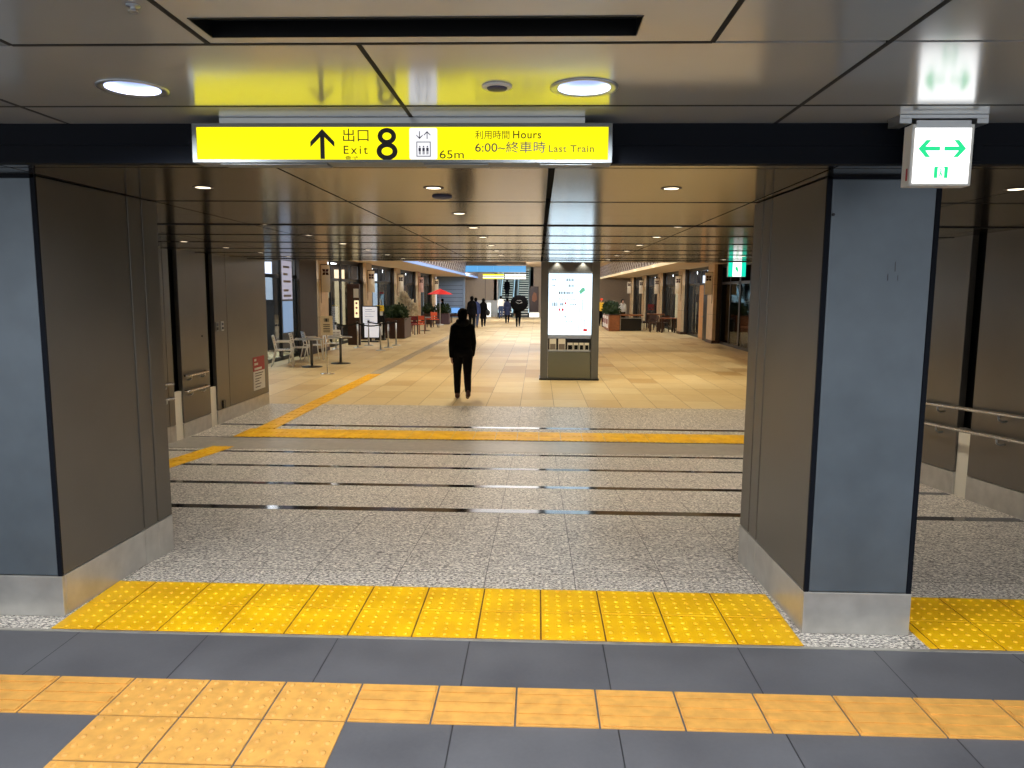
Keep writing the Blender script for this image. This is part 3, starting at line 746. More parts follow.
b = MB(); x = kx0 + .18
while x < kx1 - .19: b.box(x, x + .018, ky + .03, ky + .06, ZL + .04, .25); x += .03
b.box(kx0 + .18, kx1 - .18, ky + .05, ky + .1, ZL + .04, .25); b.build('ribbed_panel', M['ribbed'], ks)
MB().box(kx0 - .02, kx1 + .02, ky - .02, kb + .02, ZL, ZL + .04).build('plinth', M['black'], ks)
bx = [(.27, .42, .26), (.47, .63, .26), (.68, .80, .17), (.82, .93, .17), (.95, 1.05, .17), (1.07, 1.17, .17)]
bn = ['leftmost tall stack of leaflets on the kiosk shelf', 'second tall stack of leaflets on the kiosk shelf', 'low leaflet stack right of the tall ones on the shelf', 'fourth leaflet stack from the left on the kiosk shelf', 'fifth leaflet stack from the left on the kiosk shelf', 'rightmost low leaflet stack on the kiosk shelf']
for (a, c, h), lab in zip(bx, bn):
    r = thing('leaflet_stack', ((a + c) / 2, ky + .1, .285), lab, 'leaflets', 'leaflets on the kiosk shelf')
    MB().box(a, c, ky + .05, ky + .14, .285, .285 + h).build('leaflets', M['paper'], r)
    MB().box(a + .012, c - .012, ky + .046, ky + .05, .30, .285 + h * (.55 if h > .2 else .7)).build('cover_picture', M['print'] if h > .2 else M['cloth_dark'], r)
for x in (.42, 1.0): spot((x, ky - .02, 2.30), 10, (1, .93, .75), 100, .02)

# ------------------------------------------------------------------ gallery shell
for sd, s, XG in (('left', -1, XGL), ('right', 1, XGR)):
    a = sorted((XG + s * 3.0, XG + s * 3.2))
    struct(MB().box(a[0], a[1], YE, YG + 1, ZL, ZG).build('wall_shops_' + sd, M['shop_wall'] if s < 0 else M['shop_dark']))
    a = sorted((s * 4.95, XG + s * 3.2)); struct(MB().box(a[0], a[1], YE + .25, YG, 2.75, 2.85).build('ceiling_shops_' + sd, M['gal_ceil']))
    a = sorted((s * 4.88, s * 4.96)); struct(MB().box(a[0], a[1], YE + .25, YG, 2.68, 2.80).build('trim_%d' % (50 if s < 0 else 51), M['cove_blue'] if s < 0 else M['cove']), 'glowing canopy edge along the %s side of the gallery' % sd)
    b = MB(); b.prism([(s * 4.93, 2.80), (s * 4.86, ZG), (s * 4.91, ZG), (s * 4.98, 2.80)], YE + .25, YG); struct(b.build('trim_%d' % (52 if s < 0 else 53), M['lattice']), 'diamond lattice screen above the %s canopy edge' % sd)
struct(MB().box(-7, 7, YE, YG + 16, ZG, ZG + .1).build('ceiling_gallery', M['gal_ceil']))
gl = thing('gallery_light', (0, 40, ZG), 'bright rectangular light panel in the middle of the far gallery ceiling', 'ceiling light')
MB().box(-2.6, 1.6, 28, 46, ZG - .03, ZG - .001).build('diffuser', M['gal_light'], gl)

# columns
def stone_column(XG, s, yc, label):
    r = thing('stone_column', (XG + s * .35, yc, ZL), label, 'column', None)
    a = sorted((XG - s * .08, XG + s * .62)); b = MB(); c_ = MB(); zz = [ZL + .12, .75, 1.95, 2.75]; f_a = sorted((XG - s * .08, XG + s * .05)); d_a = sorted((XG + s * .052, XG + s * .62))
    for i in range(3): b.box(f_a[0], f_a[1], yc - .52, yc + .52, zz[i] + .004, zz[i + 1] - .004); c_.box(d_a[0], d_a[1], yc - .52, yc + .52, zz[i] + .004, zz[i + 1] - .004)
    b.build('stone_face', M['stone'], r, bevel=.006); c_.build('dark_sides', M['clad'], r, bevel=.006)  # sides coloured dark brown, corridor face beige
    a2 = sorted((XG - s * .10, XG + s * .64)); MB().box(a2[0], a2[1], yc - .54, yc + .54, ZL, ZL + .12).build('base', M['wood_dark'], r, bevel=.005)
    a3 = sorted((XG - s * .075, XG + s * .615)); MB().box(a3[0], a3[1], yc - .51, yc + .51, ZL + .1, 2.75).build('core', M['dark'], r)
    return r
def banner(XG, s, yc, label, pink=False):
    r = thing('banner', (XG - s * .25, yc - .30, 1.6), label, 'banner')
    a = sorted((XG - s * .10, XG - s * .38)); y = yc - .3
    MB().box(a[0], a[1], y - .006, y + .006, 1.55, 2.42).build('cloth', M['banner_pink'] if pink else M['banner'], r)
    m = MB(); cx = (a[0] + a[1]) / 2; cz = 2.2
    for k_ in range(4):
        an = R(45 + 90 * k_); ux, uz = math.cos(an), math.sin(an)
        m.prism([(cx + ux * .008, cz + uz * .008), (cx + ux * .07 - uz * .055, cz + uz * .07 + ux * .055), (cx + ux * .145, cz + uz * .145), (cx + ux * .07 + uz * .055, cz + uz * .07 - ux * .055)], y - .01, y - .006)
    m.build('crest', M['crest'], r)
    b = MB(); b.cone((XG - s * .07, y, 2.44), .012, (XG - s * .40, y, 2.44), .012, 8); b.cone((XG - s * .085, y, 2.46), .010, (XG - s * .085, y, 1.2), .010, 8)
    b.build('pole', M['wood_dark'], r)
    return r
ordc = ['nearest', 'second', 'third', 'fourth', 'fifth', 'sixth', 'farthest']
LY = [17.75, 24.3, 30.9, 37.5, 44.0, 50.6]
RY = [23.9, 30.4, 36.9, 43.4, 49.9, 56.4]
for i, y in enumerate(LY[1:]):
    stone_column(XGL, -1, y, 'beige stone column, %s along the left side of the gallery' % ordc[i])
    banner(XGL, -1, y, 'cream crest banner on the %s left column of the gallery' % ordc[i], pink=(i == 3))
for i, y in enumerate(RY):
    stone_column(XGR, 1, y, 'beige stone column, %s along the right side of the gallery' % ordc[i])
    banner(XGR, 1, y, 'cream crest banner on the %s right column of the gallery' % ordc[i])

# shop fronts
def shopfront(XG, s, ya, yb, kind, label, nm_):
    r = thing('shopfront', (XG + s * .3, (ya + yb) / 2, ZL), label, 'shop')
    X0 = XG + s * .25
    n = max(2, round((yb - ya) / 1.25)); fr = MB()
    xa, xb = sorted((X0 - .03, X0 + .03))
    for i in range(n + 1):
        y = ya + (yb - ya) * i / n; w = .05 if i % 2 else .09; fr.box(xa, xb, y - w, y + w, ZL, 2.75)
    fr.box(xa, xb, ya, yb, ZL, ZL + .10); fr.box(xa, xb, ya, yb, 1.95, 2.05); fr.box(xa, xb, ya, yb, 2.6, 2.75)
    fr.build('frame', M['black'], r)
    for i in range(n):
        y0 = ya + (yb - ya) * i / n + .07; y1 = ya + (yb - ya) * (i + 1) / n - .07
        MB().box(X0 - .008, X0 + .008, y0, y1, ZL + .1, 1.95).build('glass_pane', M['glass'], r)
    a = sorted((XG + s * 1.0, XG + s * 2.4))
    if kind != 'dark':
        MB().box(a[0], a[1], ya + .5, yb - .5, 2.66, 2.70).build('interior_light', M['shop_light'], r)
        area((XG + s * 1.5, (ya + yb) / 2, 2.6), 1.2, yb - ya - 1, 120, (1, .95, .85) if kind == 'warm' else (.85, .93, 1))
    if kind != 'dark':
        lm = M['glow_cool'] if kind == 'cool' else M['glow_warm']
        for q_, (u0, u1, z0_, z1_) in enumerate(((.75, 1.15, .2, 2.45), (1.35, 1.6, 1.3, 2.5), (1.8, 2.3, -.1, 1.1))):
            a_ = sorted((XG + s * u0, XG + s * u1)); MB().box(a_[0], a_[1], yb - .3, yb - .22, z0_, z1_).build('window_glow_panel', lm, r)  # glowing panels added as window fill, standing in for bright reflections and lights
    b = MB(); x0, x1 = sorted((XG + s * 2.5, XG + s * 2.95)); rr = random.Random(int(ya * 10))
    for z in (ZL + .3, .25, .7, 1.15, 1.6): b.box(x0, x1, ya + .3, yb - .3, z, z + .03)
    for y in (ya + .3, (ya + yb) / 2, yb - .33): b.box(x0, x1, y, y + .03, ZL, 1.9)
    b.build('shelving', M['wood'] if kind == 'warm' else M['wood_dark'], r)
    b = MB()
    for z in (ZL + .33, .28, .73, 1.18):
        y = ya + .4
        while y < yb - .5:
            h = rr.uniform(.12, .36); w = rr.uniform(.1, .3); b.box(x0 + .05, x1 - .05, y, y + w, z, z + h); y += w + rr.uniform(.02, .2)
    o = b.build('shelf_goods', M['shelf_goods'] if kind != 'cool' else M['poster_blue'], r); o['kind'] = 'stuff'
    a = sorted((XG + s * .66, XG + s * 3.0)); MB().box(a[0], a[1], yb + .1, yb + .15, ZL, 2.75).build('side_wall', M['shop_dark'], r)
    return r
for i in range(len(LY) - 1):
    shopfront(XGL, -1, LY[i] + .55, LY[i + 1] - .55, ['cool', 'warm', 'cool', 'cool', 'warm', 'warm'][i], ['blue-lit shopfront behind the metal cafe chairs, left side', 'glazed shopfront behind the belt barriers, left side', 'glazed shopfront behind the brown planter, left side', 'glazed shopfront left of the red parasol', 'glazed shopfront behind the red parasol', ''][i], '')
shopfront(XGR, 1, 13.4, RY[0] - .55, 'dark', 'dark glazed restaurant front nearest on the right side', '')
for i in range(len(RY) - 1):
    shopfront(XGR, 1, RY[i] + .55, RY[i + 1] - .55, ['dark', 'cool', 'warm', 'cool', 'warm'][i], ['dark glazed restaurant front under the far green exit sign', 'glazed shopfront with pale wooden door, right side', 'glazed shopfront behind the dark wooden tables, right side', 'glazed shopfront behind the wooden planter, right side', 'last glazed shopfront on the right side'][i], '')
# blue and white lit poster at nearest left shop
r = thing('lit_poster', (XGL, 20.9, .2), 'tall blue and white backlit poster in the nearest left shop window', 'poster')
MB().box(XGL + .0, XGL + .06, 20.28, 21.25, ZL + .3, 2.5).build('frame', M['black'], r)
MB().box(XGL + .06, XGL + .07, 20.36, 21.18, 1.35, 2.42).build('upper_panel', mat('lit_lavender_panel', (120, 120, 135), .4, 0, (200, 200, 225), .4), r)
MB().box(XGL + .06, XGL + .07, 20.36, 21.18, .42, 1.3).build('lower_panel', M['poster_blue'], r)
b = MB()
for i, z in enumerate((2.25, 2.05, 1.85, 1.6, 1.45)): b.box(XGL + .07, XGL + .075, 20.46, 20.46 + (.5, .35, .6, .4, .6)[i], z - .03, z + .03)
b.build('print', M['print'], r)
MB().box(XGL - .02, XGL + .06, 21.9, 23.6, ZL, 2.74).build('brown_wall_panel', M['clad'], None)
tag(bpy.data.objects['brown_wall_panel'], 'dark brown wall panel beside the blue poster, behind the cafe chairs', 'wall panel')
# open doorway posters / menu strip
r = thing('menu_column', (XGL + .3, 27.4, ZL), 'dark door panel with yellow menu strip behind the belt barriers', 'menu board')
MB().box(XGL + .1, XGL + .55, 27.2, 27.35, ZL, 1.85).build('board', M['wood_dark'], r)
MB().box(XGL + .36, XGL + .53, 27.19, 27.2, .62, 1.25).build('lower_sheet', M['poster_warm'], r)
MB().box(XGL + .34, XGL + .53, 27.19, 27.2, 1.35, 1.68).build('upper_sheet', M['paper'], r)
b = MB()
for z in (1.15, .98, .78): b.cone((XGL + .445, 27.185, z), .04, (XGL + .445, 27.19, z), .04, 10)
b.build('sheet_print', M['red'], r)
# wooden door right
r = thing('wooden_door', (XGR + .15, 33.2, ZL), 'pale wooden door panel between the right columns', 'door')
MB().box(XGR + .12, XGR + .2, 32.2, 33.4, ZL + .02, 1.95).build('leaf', mat('pale_wood', (205, 150, 92), .5), r, bevel=.01)
MB().cone((XGR + .12, 32.4, .6), .02, (XGR + .04, 32.4, .6), .02, 10).build('handle', M['alu'], r)
r = thing('dark_screen', (XGR + .1, 31.5, ZL), 'glossy dark standing panel beside the pale wooden door', 'screen')
MB().box(XGR + .02, XGR + .12, 31.0, 32.1, ZL, 1.95).build('panel', M['black'], r, bevel=.01)

# ------------------------------------------------------------------ cafe furniture
def alu_chair(label):
    r = thing('cafe_chair', (0, 0, 0), label, 'chair')
    for s in (-1, 1):
        MB().tube([(s * .25, .26, 0), (s * .245, .22, .30), (s * .24, .20, .60), (s * .24, .18, .645), (s * .24, .13, .655), (s * .24, -.18, .655)], 0.016, 8).build('leg', M['chair_alu'], r)
        MB().tube([(s * .235, -.30, 0), (s * .225, -.23, .30), (s * .215, -.19, .45), (s * .21, -.26, .80), (s * .20, -.27, .815)], 0.016, 8).build('leg', M['chair_alu'], r)
        MB().box(s * .24 - .025, s * .24 + .025, -.16, .16, .655, .675).build('armrest', M['chair_alu'], r)
    b = MB()
    for i in range(7): y = -.19 + i * .065; b.box(-.215, .215, y, y + .045, .435, .447)
    b.box(-.22, -.2, -.2, .24, .42, .436); b.box(.2, .22, -.2, .24, .42, .436); b.build('seat', M['chair_alu'], r)
    b = MB(); b.tube([(-.20, -.27, .81), (.20, -.27, .81)], 0.016, 8)
    for i in range(4):
        z = .55 + i * .065; y = -.205 - (z - .45) * .2; b.box(-.208, .208, y - .006, y + .006, z, z + .045)
    b.build('backrest', M['chair_alu'], r)
    return r
ch = alu_chair('aluminium cafe chair nearest to the camera, beside the wall end')
ch.location = (-6.75, 19.35, ZL); ch.rotation_euler = (0, 0, R(-75))
for x, y, a, lab in ((-6.6, 20.3, -80, 'aluminium cafe chair second from the camera, tucked behind the first'), (-6.55, 21.2, -60, 'aluminium cafe chair third along, close to the dark brown panel'), (-6.15, 21.9, -170, 'aluminium cafe chair farthest along, partly behind the round table')):
    dup(ch, (x, y, ZL), R(a), lab)
def cafe_table(x, y, label, h=.72, rad=.32):
    r = thing('cafe_table', (x, y, ZL), label, 'table')
    MB().lathe([(rad, 0), (rad, .02), (rad - .01, .025)], (x, y, ZL + h), 28).build('tabletop', M['alu'], r)
    MB().cone((x, y, ZL + .03), .035, (x, y, ZL + h), .035, 14).build('column', M['kiosk_frame'], r)
    MB().lathe([(.27, 0), (.27, .012), (.06, .035)], (x, y, ZL), 28).build('base', M['black'], r)
    return r
cafe_table(-5.95, 19.2, 'round metal cafe table nearest to the chairs')
cafe_table(-5.45, 20.2, 'round metal cafe table just behind the standing sign')
st = thing('sign_stand', (-5.08, 17.6, ZL), 'thin floor stand holding a small framed notice by the cafe tables', 'sign stand')
MB().lathe([(.17, 0), (.17, .01), (.03, .03)], (-5.08, 17.6, ZL), 24).build('base', M['steel'], st)
MB().cone((-5.08, 17.6, ZL + .02), .012, (-5.08, 17.6, .56), .012, 10).build('pole', M['steel'], st)
MB().box(-5.215, -4.925, 17.585, 17.61, .54, 1.0).build('board', mat('beige_notice_board', (196, 184, 160), .5), st, bevel=.004)
b = MB(); b.box(-5.10, -5.04, 17.58, 17.585, .86, .94); b.box(-5.13, -5.115, 17.58, 17.585, .86, .94); b.box(-5.025, -5.01, 17.58, 17.585, .86, .94)
for z in (.79, .75, .70, .66, .62): b.box(-5.15, -4.99, 17.58, 17.585, z - .009, z + .009)
b.build('board_print', M['ink'], st)
# belt barriers
bp = None
for n, (x, y, lab) in enumerate(((-6.95, 25.2, 'belt barrier post nearest the first left column'), (-6.35, 25.85, 'belt barrier post second from the left'), (-6.25, 27.1, 'belt barrier post in front of the white menu board'), (-5.33, 24.85, 'belt barrier post nearest the walkway'), (-5.32, 26.1, 'belt barrier post in front of the planter, second on the walkway side'), (-5.27, 27.3, 'belt barrier post farthest along the walkway side'))):
    if bp is None:
        bp = thing('barrier_post', (x, y, ZL), lab, 'barrier post')
        MB().lathe([(.17, 0), (.17, .012), (.04, .03)], (x, y, ZL), 20).build('base', M['alu'], bp)
        MB().cone((x, y, ZL + .02), .028, (x, y, ZL + .84), .028, 12).build('pole', M['alu'], bp)
        MB().cone((x, y, ZL + .84), .04, (x, y, ZL + .93), .04, 12).build('belt_head', M['black'], bp)
    else: dup(bp, (x, y, ZL), 0, lab)
def belt(a, b_, lab):
    m = MB(); z = ZL + .86; n = 8; h = .024
    for i in range(n):
        t0, t1 = i / n, (i + 1) / n; P0 = [a[0] + (b_[0] - a[0]) * t0, a[1] + (b_[1] - a[1]) * t0]; P1 = [a[0] + (b_[0] - a[0]) * t1, a[1] + (b_[1] - a[1]) * t1]
        s0 = z - .06 * math.sin(PI * t0); s1_ = z - .06 * math.sin(PI * t1)
        m.add([(P0[0], P0[1] - .002, s0 - h), (P1[0], P1[1] - .002, s1_ - h), (P1[0], P1[1] - .002, s1_ + h), (P0[0], P0[1] - .002, s0 + h), (P0[0], P0[1] + .002, s0 - h), (P1[0], P1[1] + .002, s1_ - h), (P1[0], P1[1] + .002, s1_ + h), (P0[0], P0[1] + .002, s0 + h)], [(0, 1, 2, 3), (7, 6, 5, 4), (0, 4, 5, 1), (2, 6, 7, 3)])
    tag(m.build('barrier_belt', M['black']), lab, 'belt')
belt((-6.92, 25.25), (-6.38, 25.82), 'black belt strung between the two left barrier posts')
belt((-6.32, 25.85), (-5.36, 24.88), 'black belt strung across the front of the barrier queue')
belt((-6.25, 27.06), (-5.30, 27.28), 'black belt strung across the back of the barrier queue')
# white menu easel
r = thing('menu_board', (-6.57, 29.0, ZL), 'large white menu board on a black easel behind the barriers', 'menu board')
MB().box(-6.90, -6.34, 28.98, 29.02, .35, .98).build('upper_sheet', M['board_white'], r); MB().box(-6.84, -6.28, 28.95, 28.99, -.22, .33).build('lower_sheet', M['board_white'], r)
b = MB(); b.box(-6.94, -6.24, 29.02, 29.06, -.26, 1.02); b.box(-6.97, -6.27, 28.8, 29.2, ZL, ZL + .04); b.box(-6.64, -6.58, 29.0, 29.06, ZL, -.2); b.build('stand', M['black'], r)
b = MB()
for i, z in enumerate((.88, .8, .7, .6, .5, .42)): b.box(-6.82, -6.82 + (.3, .4, .25, .35, .2, .38)[i], 28.972, 28.98, z - .008, z + .008)
b.build('sheet_print', M['print'], r)
# yellow topped sign
r = thing('notice_stand', (-6.48, 30.2, ZL), 'black stand with small yellow and white notices in front of the planter', 'sign stand')
MB().box(-6.68, -6.30, 30.18, 30.24, ZL + .05, .62).build('board', M['black'], r); b = MB(); b.box(-6.68, -6.28, 30.05, 30.4, ZL, ZL + .05); b.build('base', M['black'], r)
MB().box(-6.64, -6.31, 30.13, 30.17, .78, 1.02).build('yellow_sign', mat('yellow_card', (240, 205, 50), .5), r); MB().box(-6.58, -6.36, 30.14, 30.17, .60, .78).build('white_card', M['paper'], r)
MB().box(-6.66, -6.38, 30.17, 30.18, ZL + .2, .32).build('white_card', M['paper'], r)
b = MB(); b.box(-6.58, -6.38, 30.125, 30.13, .93, .96); b.box(-6.56, -6.40, 30.125, 30.13, .85, .88); b.box(-6.56, -6.53, 30.165, 30.17, -.05, .25); b.box(-6.48, -6.45, 30.165, 30.17, -.05, .25); b.build('card_print', M['red'], r)

def bush(c, r3, n, m, seed, parent, name='foliage', leaf=.05, up=.4):
    rr = random.Random(seed); b = MB()
    b.ell(c, (r3[0] * .62, r3[1] * .62, r3[2] * .62), 10, 7)
    for _ in range(n):
        u = Vector((rr.gauss(0, 1), rr.gauss(0, 1), rr.gauss(0, 1))).normalized(); k_ = rr.uniform(.55, 1.0)
        p = Vector(c) + Vector((u.x * r3[0] * k_, u.y * r3[1] * k_, u.z * r3[2] * k_))
        d = (u + Vector((0, 0, up)) + Vector((rr.uniform(-.5, .5), rr.uniform(-.5, .5), rr.uniform(-.3, .5)))).normalized(); w = d.cross(Vector((rr.uniform(-1, 1), rr.uniform(-1, 1), .2))).normalized() * leaf * .28
        b.add([p, p + d * leaf * .5 + w, p + d * leaf, p + d * leaf * .5 - w], [(0, 1, 2, 3)])
    return b.build(name, m, parent)
def planter(x0, x1, y0, y1, h, m, label, bushes, seed, lm='leaf', leaf=.14):
    r = thing('planter', ((x0 + x1) / 2, (y0 + y1) / 2, ZL), label, 'planter')
    b = MB(); b.box(x0, x1, y0, y1, ZL + .02, ZL + h); b.build('box', m, r, bevel=.01)
    b = MB(); b.box(x0 - .015, x1 + .015, y0 - .015, y1 + .015, ZL + h, ZL + h + .03); b.build('rim', M['wood_dark'], r)
    for i, (bx_, by_, rx, rz) in enumerate(bushes): bush((bx_, by_, ZL + h + rz * .7), (rx, rx * .8, rz), 260, M[lm], seed + i, r, 'plant', leaf)
    return r
planter(-6.45, -5.62, 31.0, 32.6, .84, M['wood_dark'], 'dark brown planter box with green shrubs behind the barriers', [(-6.25, 31.3, .34, .32), (-5.85, 31.3, .28, .28), (-6.05, 32.1, .36, .34)], 11)
r = thing('dried_flower_bush', (-6.35, 36.2, ZL), 'pale dried-flower bush beyond the brown planter', 'bush')
bush((-6.6, 36.2, 1.10), (.24, .24, .42), 420, M['straw'], 31, r, 'flowers', .17); bush((-6.3, 36.2, .68), (.34, .3, .48), 520, M['straw'], 32, r, 'flowers', .17)
MB().lathe([(.18, 0), (.24, .45), (.22, .47)], (-6.4, 36.2, ZL), 18).build('pot', M['wood_dark'], r); MB().cone((-6.4, 36.2, ZL + .4), .05, (-6.45, 36.2, .8), .03, 8).build('stem', M['straw'], r)
def wood_chair(x, y, rz, m, label, h=.85, fm='wood_dark'):
    r = thing('chair', (0, 0, 0), label, 'chair')
    for sx in (-1, 1):
        MB().box(sx * .2 - .018, sx * .2 + .018, .17, .206, 0, .44).build('leg', M[fm], r); MB().box(sx * .2 - .018, sx * .2 + .018, -.21, -.174, 0, h).build('leg', M[fm], r)
    MB().box(-.22, .22, -.2, .22, .44, .48).build('seat', m, r, bevel=.01)
    b = MB(); b.box(-.19, .19, -.205, -.18, h - .2, h); b.box(-.19, .19, -.205, -.18, h - .33, h - .25); b.build('backrest', m, r)
    r.location = (x, y, ZL); r.rotation_euler = (0, 0, R(rz)); return r
wood_chair(-5.85, 34.2, 170, M['redseat'], 'dark red chair right of the brown planter')
wood_chair(-5.65, 34.9, 150, M['orange'], 'orange wooden chair beyond the dark red chair', fm='wood')
# parasol
r = thing('parasol', (-5.85, 44.1, ZL), 'red open parasol standing in the left half of the gallery', 'parasol')
cx, cy = -5.85, 44.1; n = 8; b = MB(); vs = [(cx, cy, 1.76)]; 
for rr_, zz in ((.26, 1.66), (.76, 1.44)):
    vs += [(cx + rr_ * math.cos(2 * PI * k_ / n), cy + rr_ * math.sin(2 * PI * k_ / n), zz) for k_ in range(n)]
vs += [(v[0], v[1], v[2] - .012) for v in vs]; o_ = 17
fs = [(0, 1 + k_, 1 + (k_ + 1) % n) for k_ in range(n)] + [(1 + k_, 9 + k_, 9 + (k_ + 1) % n, 1 + (k_ + 1) % n) for k_ in range(n)]
fs2 = [tuple(i + o_ for i in reversed(f_)) for f_ in fs] + [(9 + k_, 9 + o_ + k_, 9 + o_ + (k_ + 1) % n, 9 + (k_ + 1) % n) for k_ in range(n)]
b.add(vs, fs + fs2); b.build('canopy', M['redcloth'], r)
MB().cone((cx, cy, ZL + .03), .022, (cx, cy, 1.78), .018, 10).build('pole', M['alu'], r); MB().lathe([(.24, 0), (.24, .05), (.05, .09)], (cx, cy, ZL), 20).build('base', M['alu'], r)
planter(-6.2, -5.4, 44.7, 45.4, .66, mat('plum_planter', (74, 56, 66), .6), 'plum grey planter box below the red parasol', [(-5.98, 45, .34, .34), (-5.65, 45, .3, .33)], 51)
planter(-7.0, -6.5, 44.9, 45.6, .62, M['wood_dark'], 'low dark planter left of the plum grey planter', [(-6.75, 45.2, .32, .38)], 61)
cafe_table(-5.75, 37.6, 'small pale table beside the orange chairs', .68, .3)
wood_chair(-5.75, 41.0, 200, M['orange'], 'orange-red chair at the small pale table, left of the parasol pole')
wood_chair(-6.15, 41.6, 120, M['orange'], 'orange-red chair behind the small pale table')
r = thing('display_table', (-5.3, 47.5, ZL), 'low dark table carrying a lit blue screen behind the planter', 'table')
MB().box(-5.65, -4.95, 47.2, 47.9, ZL + .42, ZL + .56).build('tabletop', M['wood_dark'], r)
for sx in (-5.6, -5.05):
    for sy in (47.25, 47.8): MB().box(sx, sx + .05, sy, sy + .05, ZL, ZL + .42).build('leg', M['wood_dark'], r)
r = thing('screen', (-5.3, 47.5, ZL + .56), 'small lit blue screen standing on the low dark table', 'screen')
MB().box(-5.6, -5.0, 47.5, 47.55, ZL + .62, ZL + 1.0).build('housing', M['black'], r); MB().box(-5.58, -5.02, 47.49, 47.5, ZL + .64, ZL + .98).build('display', M['screen'], r); MB().box(-5.38, -5.22, 47.45, 47.6, ZL + .56, ZL + .63).build('foot', M['black'], r)

# right-hand furniture
pr_ = planter(3.70, 4.26, 38.7, 42.2, .84, M['wood'], 'warm wooden planter with dark green shrub on the right', [(3.95, 39.1, .33, .38), (3.95, 40.0, .34, .42), (3.95, 40.9, .34, .4), (3.95, 41.8, .34, .4)], 71)
b = MB(); b2 = MB()
for i, y in enumerate((39.35, 40.5, 41.6)): b.box(3.685, 3.70, y, y + .75, ZL + .14, ZL + .76); b2.box(3.675, 3.685, y + .1, y + .65, ZL + .35, ZL + .6)
b.build('side_sheet', M['paper'], pr_); b2.build('side_picture', M['redseat'], pr_)
r = thing('serving_counter', (4.9, 39.4, ZL), 'black serving counter with wooden top right of the wooden planter', 'counter')
MB().box(4.36, 5.45, 39.2, 40.1, ZL + .02, ZL + .66).build('body', M['black'], r); MB().box(4.31, 5.52, 39.1, 40.2, ZL + .80, ZL + .86).build('top', M['wood'], r)
b = MB(); b.box(4.32, 4.35, 39.12, 39.15, ZL, ZL + .8); b.box(5.47, 5.50, 39.12, 39.15, ZL, ZL + .8); b.box(4.32, 4.35, 40.1, 40.13, ZL, ZL + .8); b.box(5.47, 5.50, 40.1, 40.13, ZL, ZL + .8); b.box(4.32, 5.50, 39.12, 39.15, ZL + .66, ZL + .70); b.build('rail', M['alu'], r)
def wood_table(x0, x1, y0, y1, label, h=.72):
    r = thing('wooden_table', ((x0 + x1) / 2, (y0 + y1) / 2, ZL), label, 'table')
    MB().box(x0, x1, y0, y1, ZL + h, ZL + h + .05).build('tabletop', M['wood'], r, bevel=.006)
    for x in (x0 + .05, x1 - .11):
        for y in (y0 + .05, y1 - .11): MB().box(x, x + .07, y, y + .07, ZL, ZL + h).build('leg', M['wood_dark'], r)
wood_table(6.15, 7.0, 41.2, 42.2, 'wooden table behind, left of the two right-hand tables', .80)
wood_table(6.2, 7.0, 37.7, 38.5, 'front wooden table beside the second right column', .70)
wood_chair(6.15, 39.4, -20, M['wood_dark'], 'dark chair at the left end of the right-hand tables')
wood_chair(6.55, 38.9, 30, M['wood_dark'], 'dark chair behind the front wooden table')
wood_chair(6.05, 40.7, 10, M['wood_dark'], 'dark chair behind the left wooden table')
wood_chair(6.55, 43.2, 180, M['redseat'], 'tall dark red chair behind the back wooden table', 1.35)
wood_chair(5.95, 38.3, 90, M['wood_dark'], 'dark chair nearest the counter')
# nearest right restaurant furniture seen through glass
wood_table(7.7, 8.7, 27.5, 28.5, 'dark table inside the nearest right restaurant window', .72)

# ------------------------------------------------------------------ far end
b = MB(); b.box(-8, -3.35, YG, YG + .2, ZL, ZG); b.box(-.62, 10, YG, YG + .2, ZL, ZG); struct(b.build('wall_end', M['far_wall']), 'taupe panelled end wall of the gallery')
struct(MB().box(-5.35, -3.36, YG - .05, YG - .002, ZL, .92).build('wall_end_lower', M['far_wall_low']), 'pale grey lower cladding of the end wall')
b = MB()
for x in (-4.3,): b.box(x, x + .03, YG - .06, YG - .05, ZL, 3.0)
struct(b.build('trim_60', M['dark']))
sh = thing('roller_shutter', (-6.6, 58.0, ZL), 'blue-grey closed shutter wall at the far left end', 'shutter')
b = MB(); z = ZL
while z < 2.5: b.box(-7.9, -5.85, 57.5, 57.56, z, z + .29); z += .31
b.build('slats', M['shutter'], sh); MB().box(-7.9, -5.7, 57.56, 57.7, ZL, 2.745).build('backing', M['dark'], sh); MB().box(-5.85, -5.68, 57.4, 57.6, ZL, 2.745).build('post', M['shutter'], sh)
MB().box(-7.9, -5.7, 57.45, 57.56, 2.35, 2.745).build('lintel', M['shutter'], sh)
r = thing('light_pillar_sign', (-3.98, 59.3, ZL), 'narrow glowing white upright sign left of the escalators', 'sign')
MB().box(-4.13, -3.80, 59.25, 59.35, ZL + .02, .72).build('lit_face', M['far_white'], r); MB().box(-4.16, -3.77, 59.35, 59.42, ZL, .75).build('casing', M['alu'], r)
r = thing('header_sign', (-3.0, 50.0, 2.87), 'long blue lit header panel spanning above the far signs', 'sign')
b = MB()
for i in range(4): b.box(-5.2 + i * 1.09, -5.2 + (i + 1) * 1.09 - .01, 50.0, 50.1, 2.92, 3.33)
b.build('lit_panel', M['blue_panel'], r); MB().box(-5.22, -.82, 49.98, 50.15, 2.87, 2.92).build('lower_rail', M['alu'], r); MB().box(-5.2, -.84, 50.1, 50.2, 2.9, ZG).build('hanger', M['far_wall'], r)
r = thing('hanging_sign', (-3.0, 50.0, 2.46), 'far hanging sign with yellow stripes, left of the white one', 'sign')
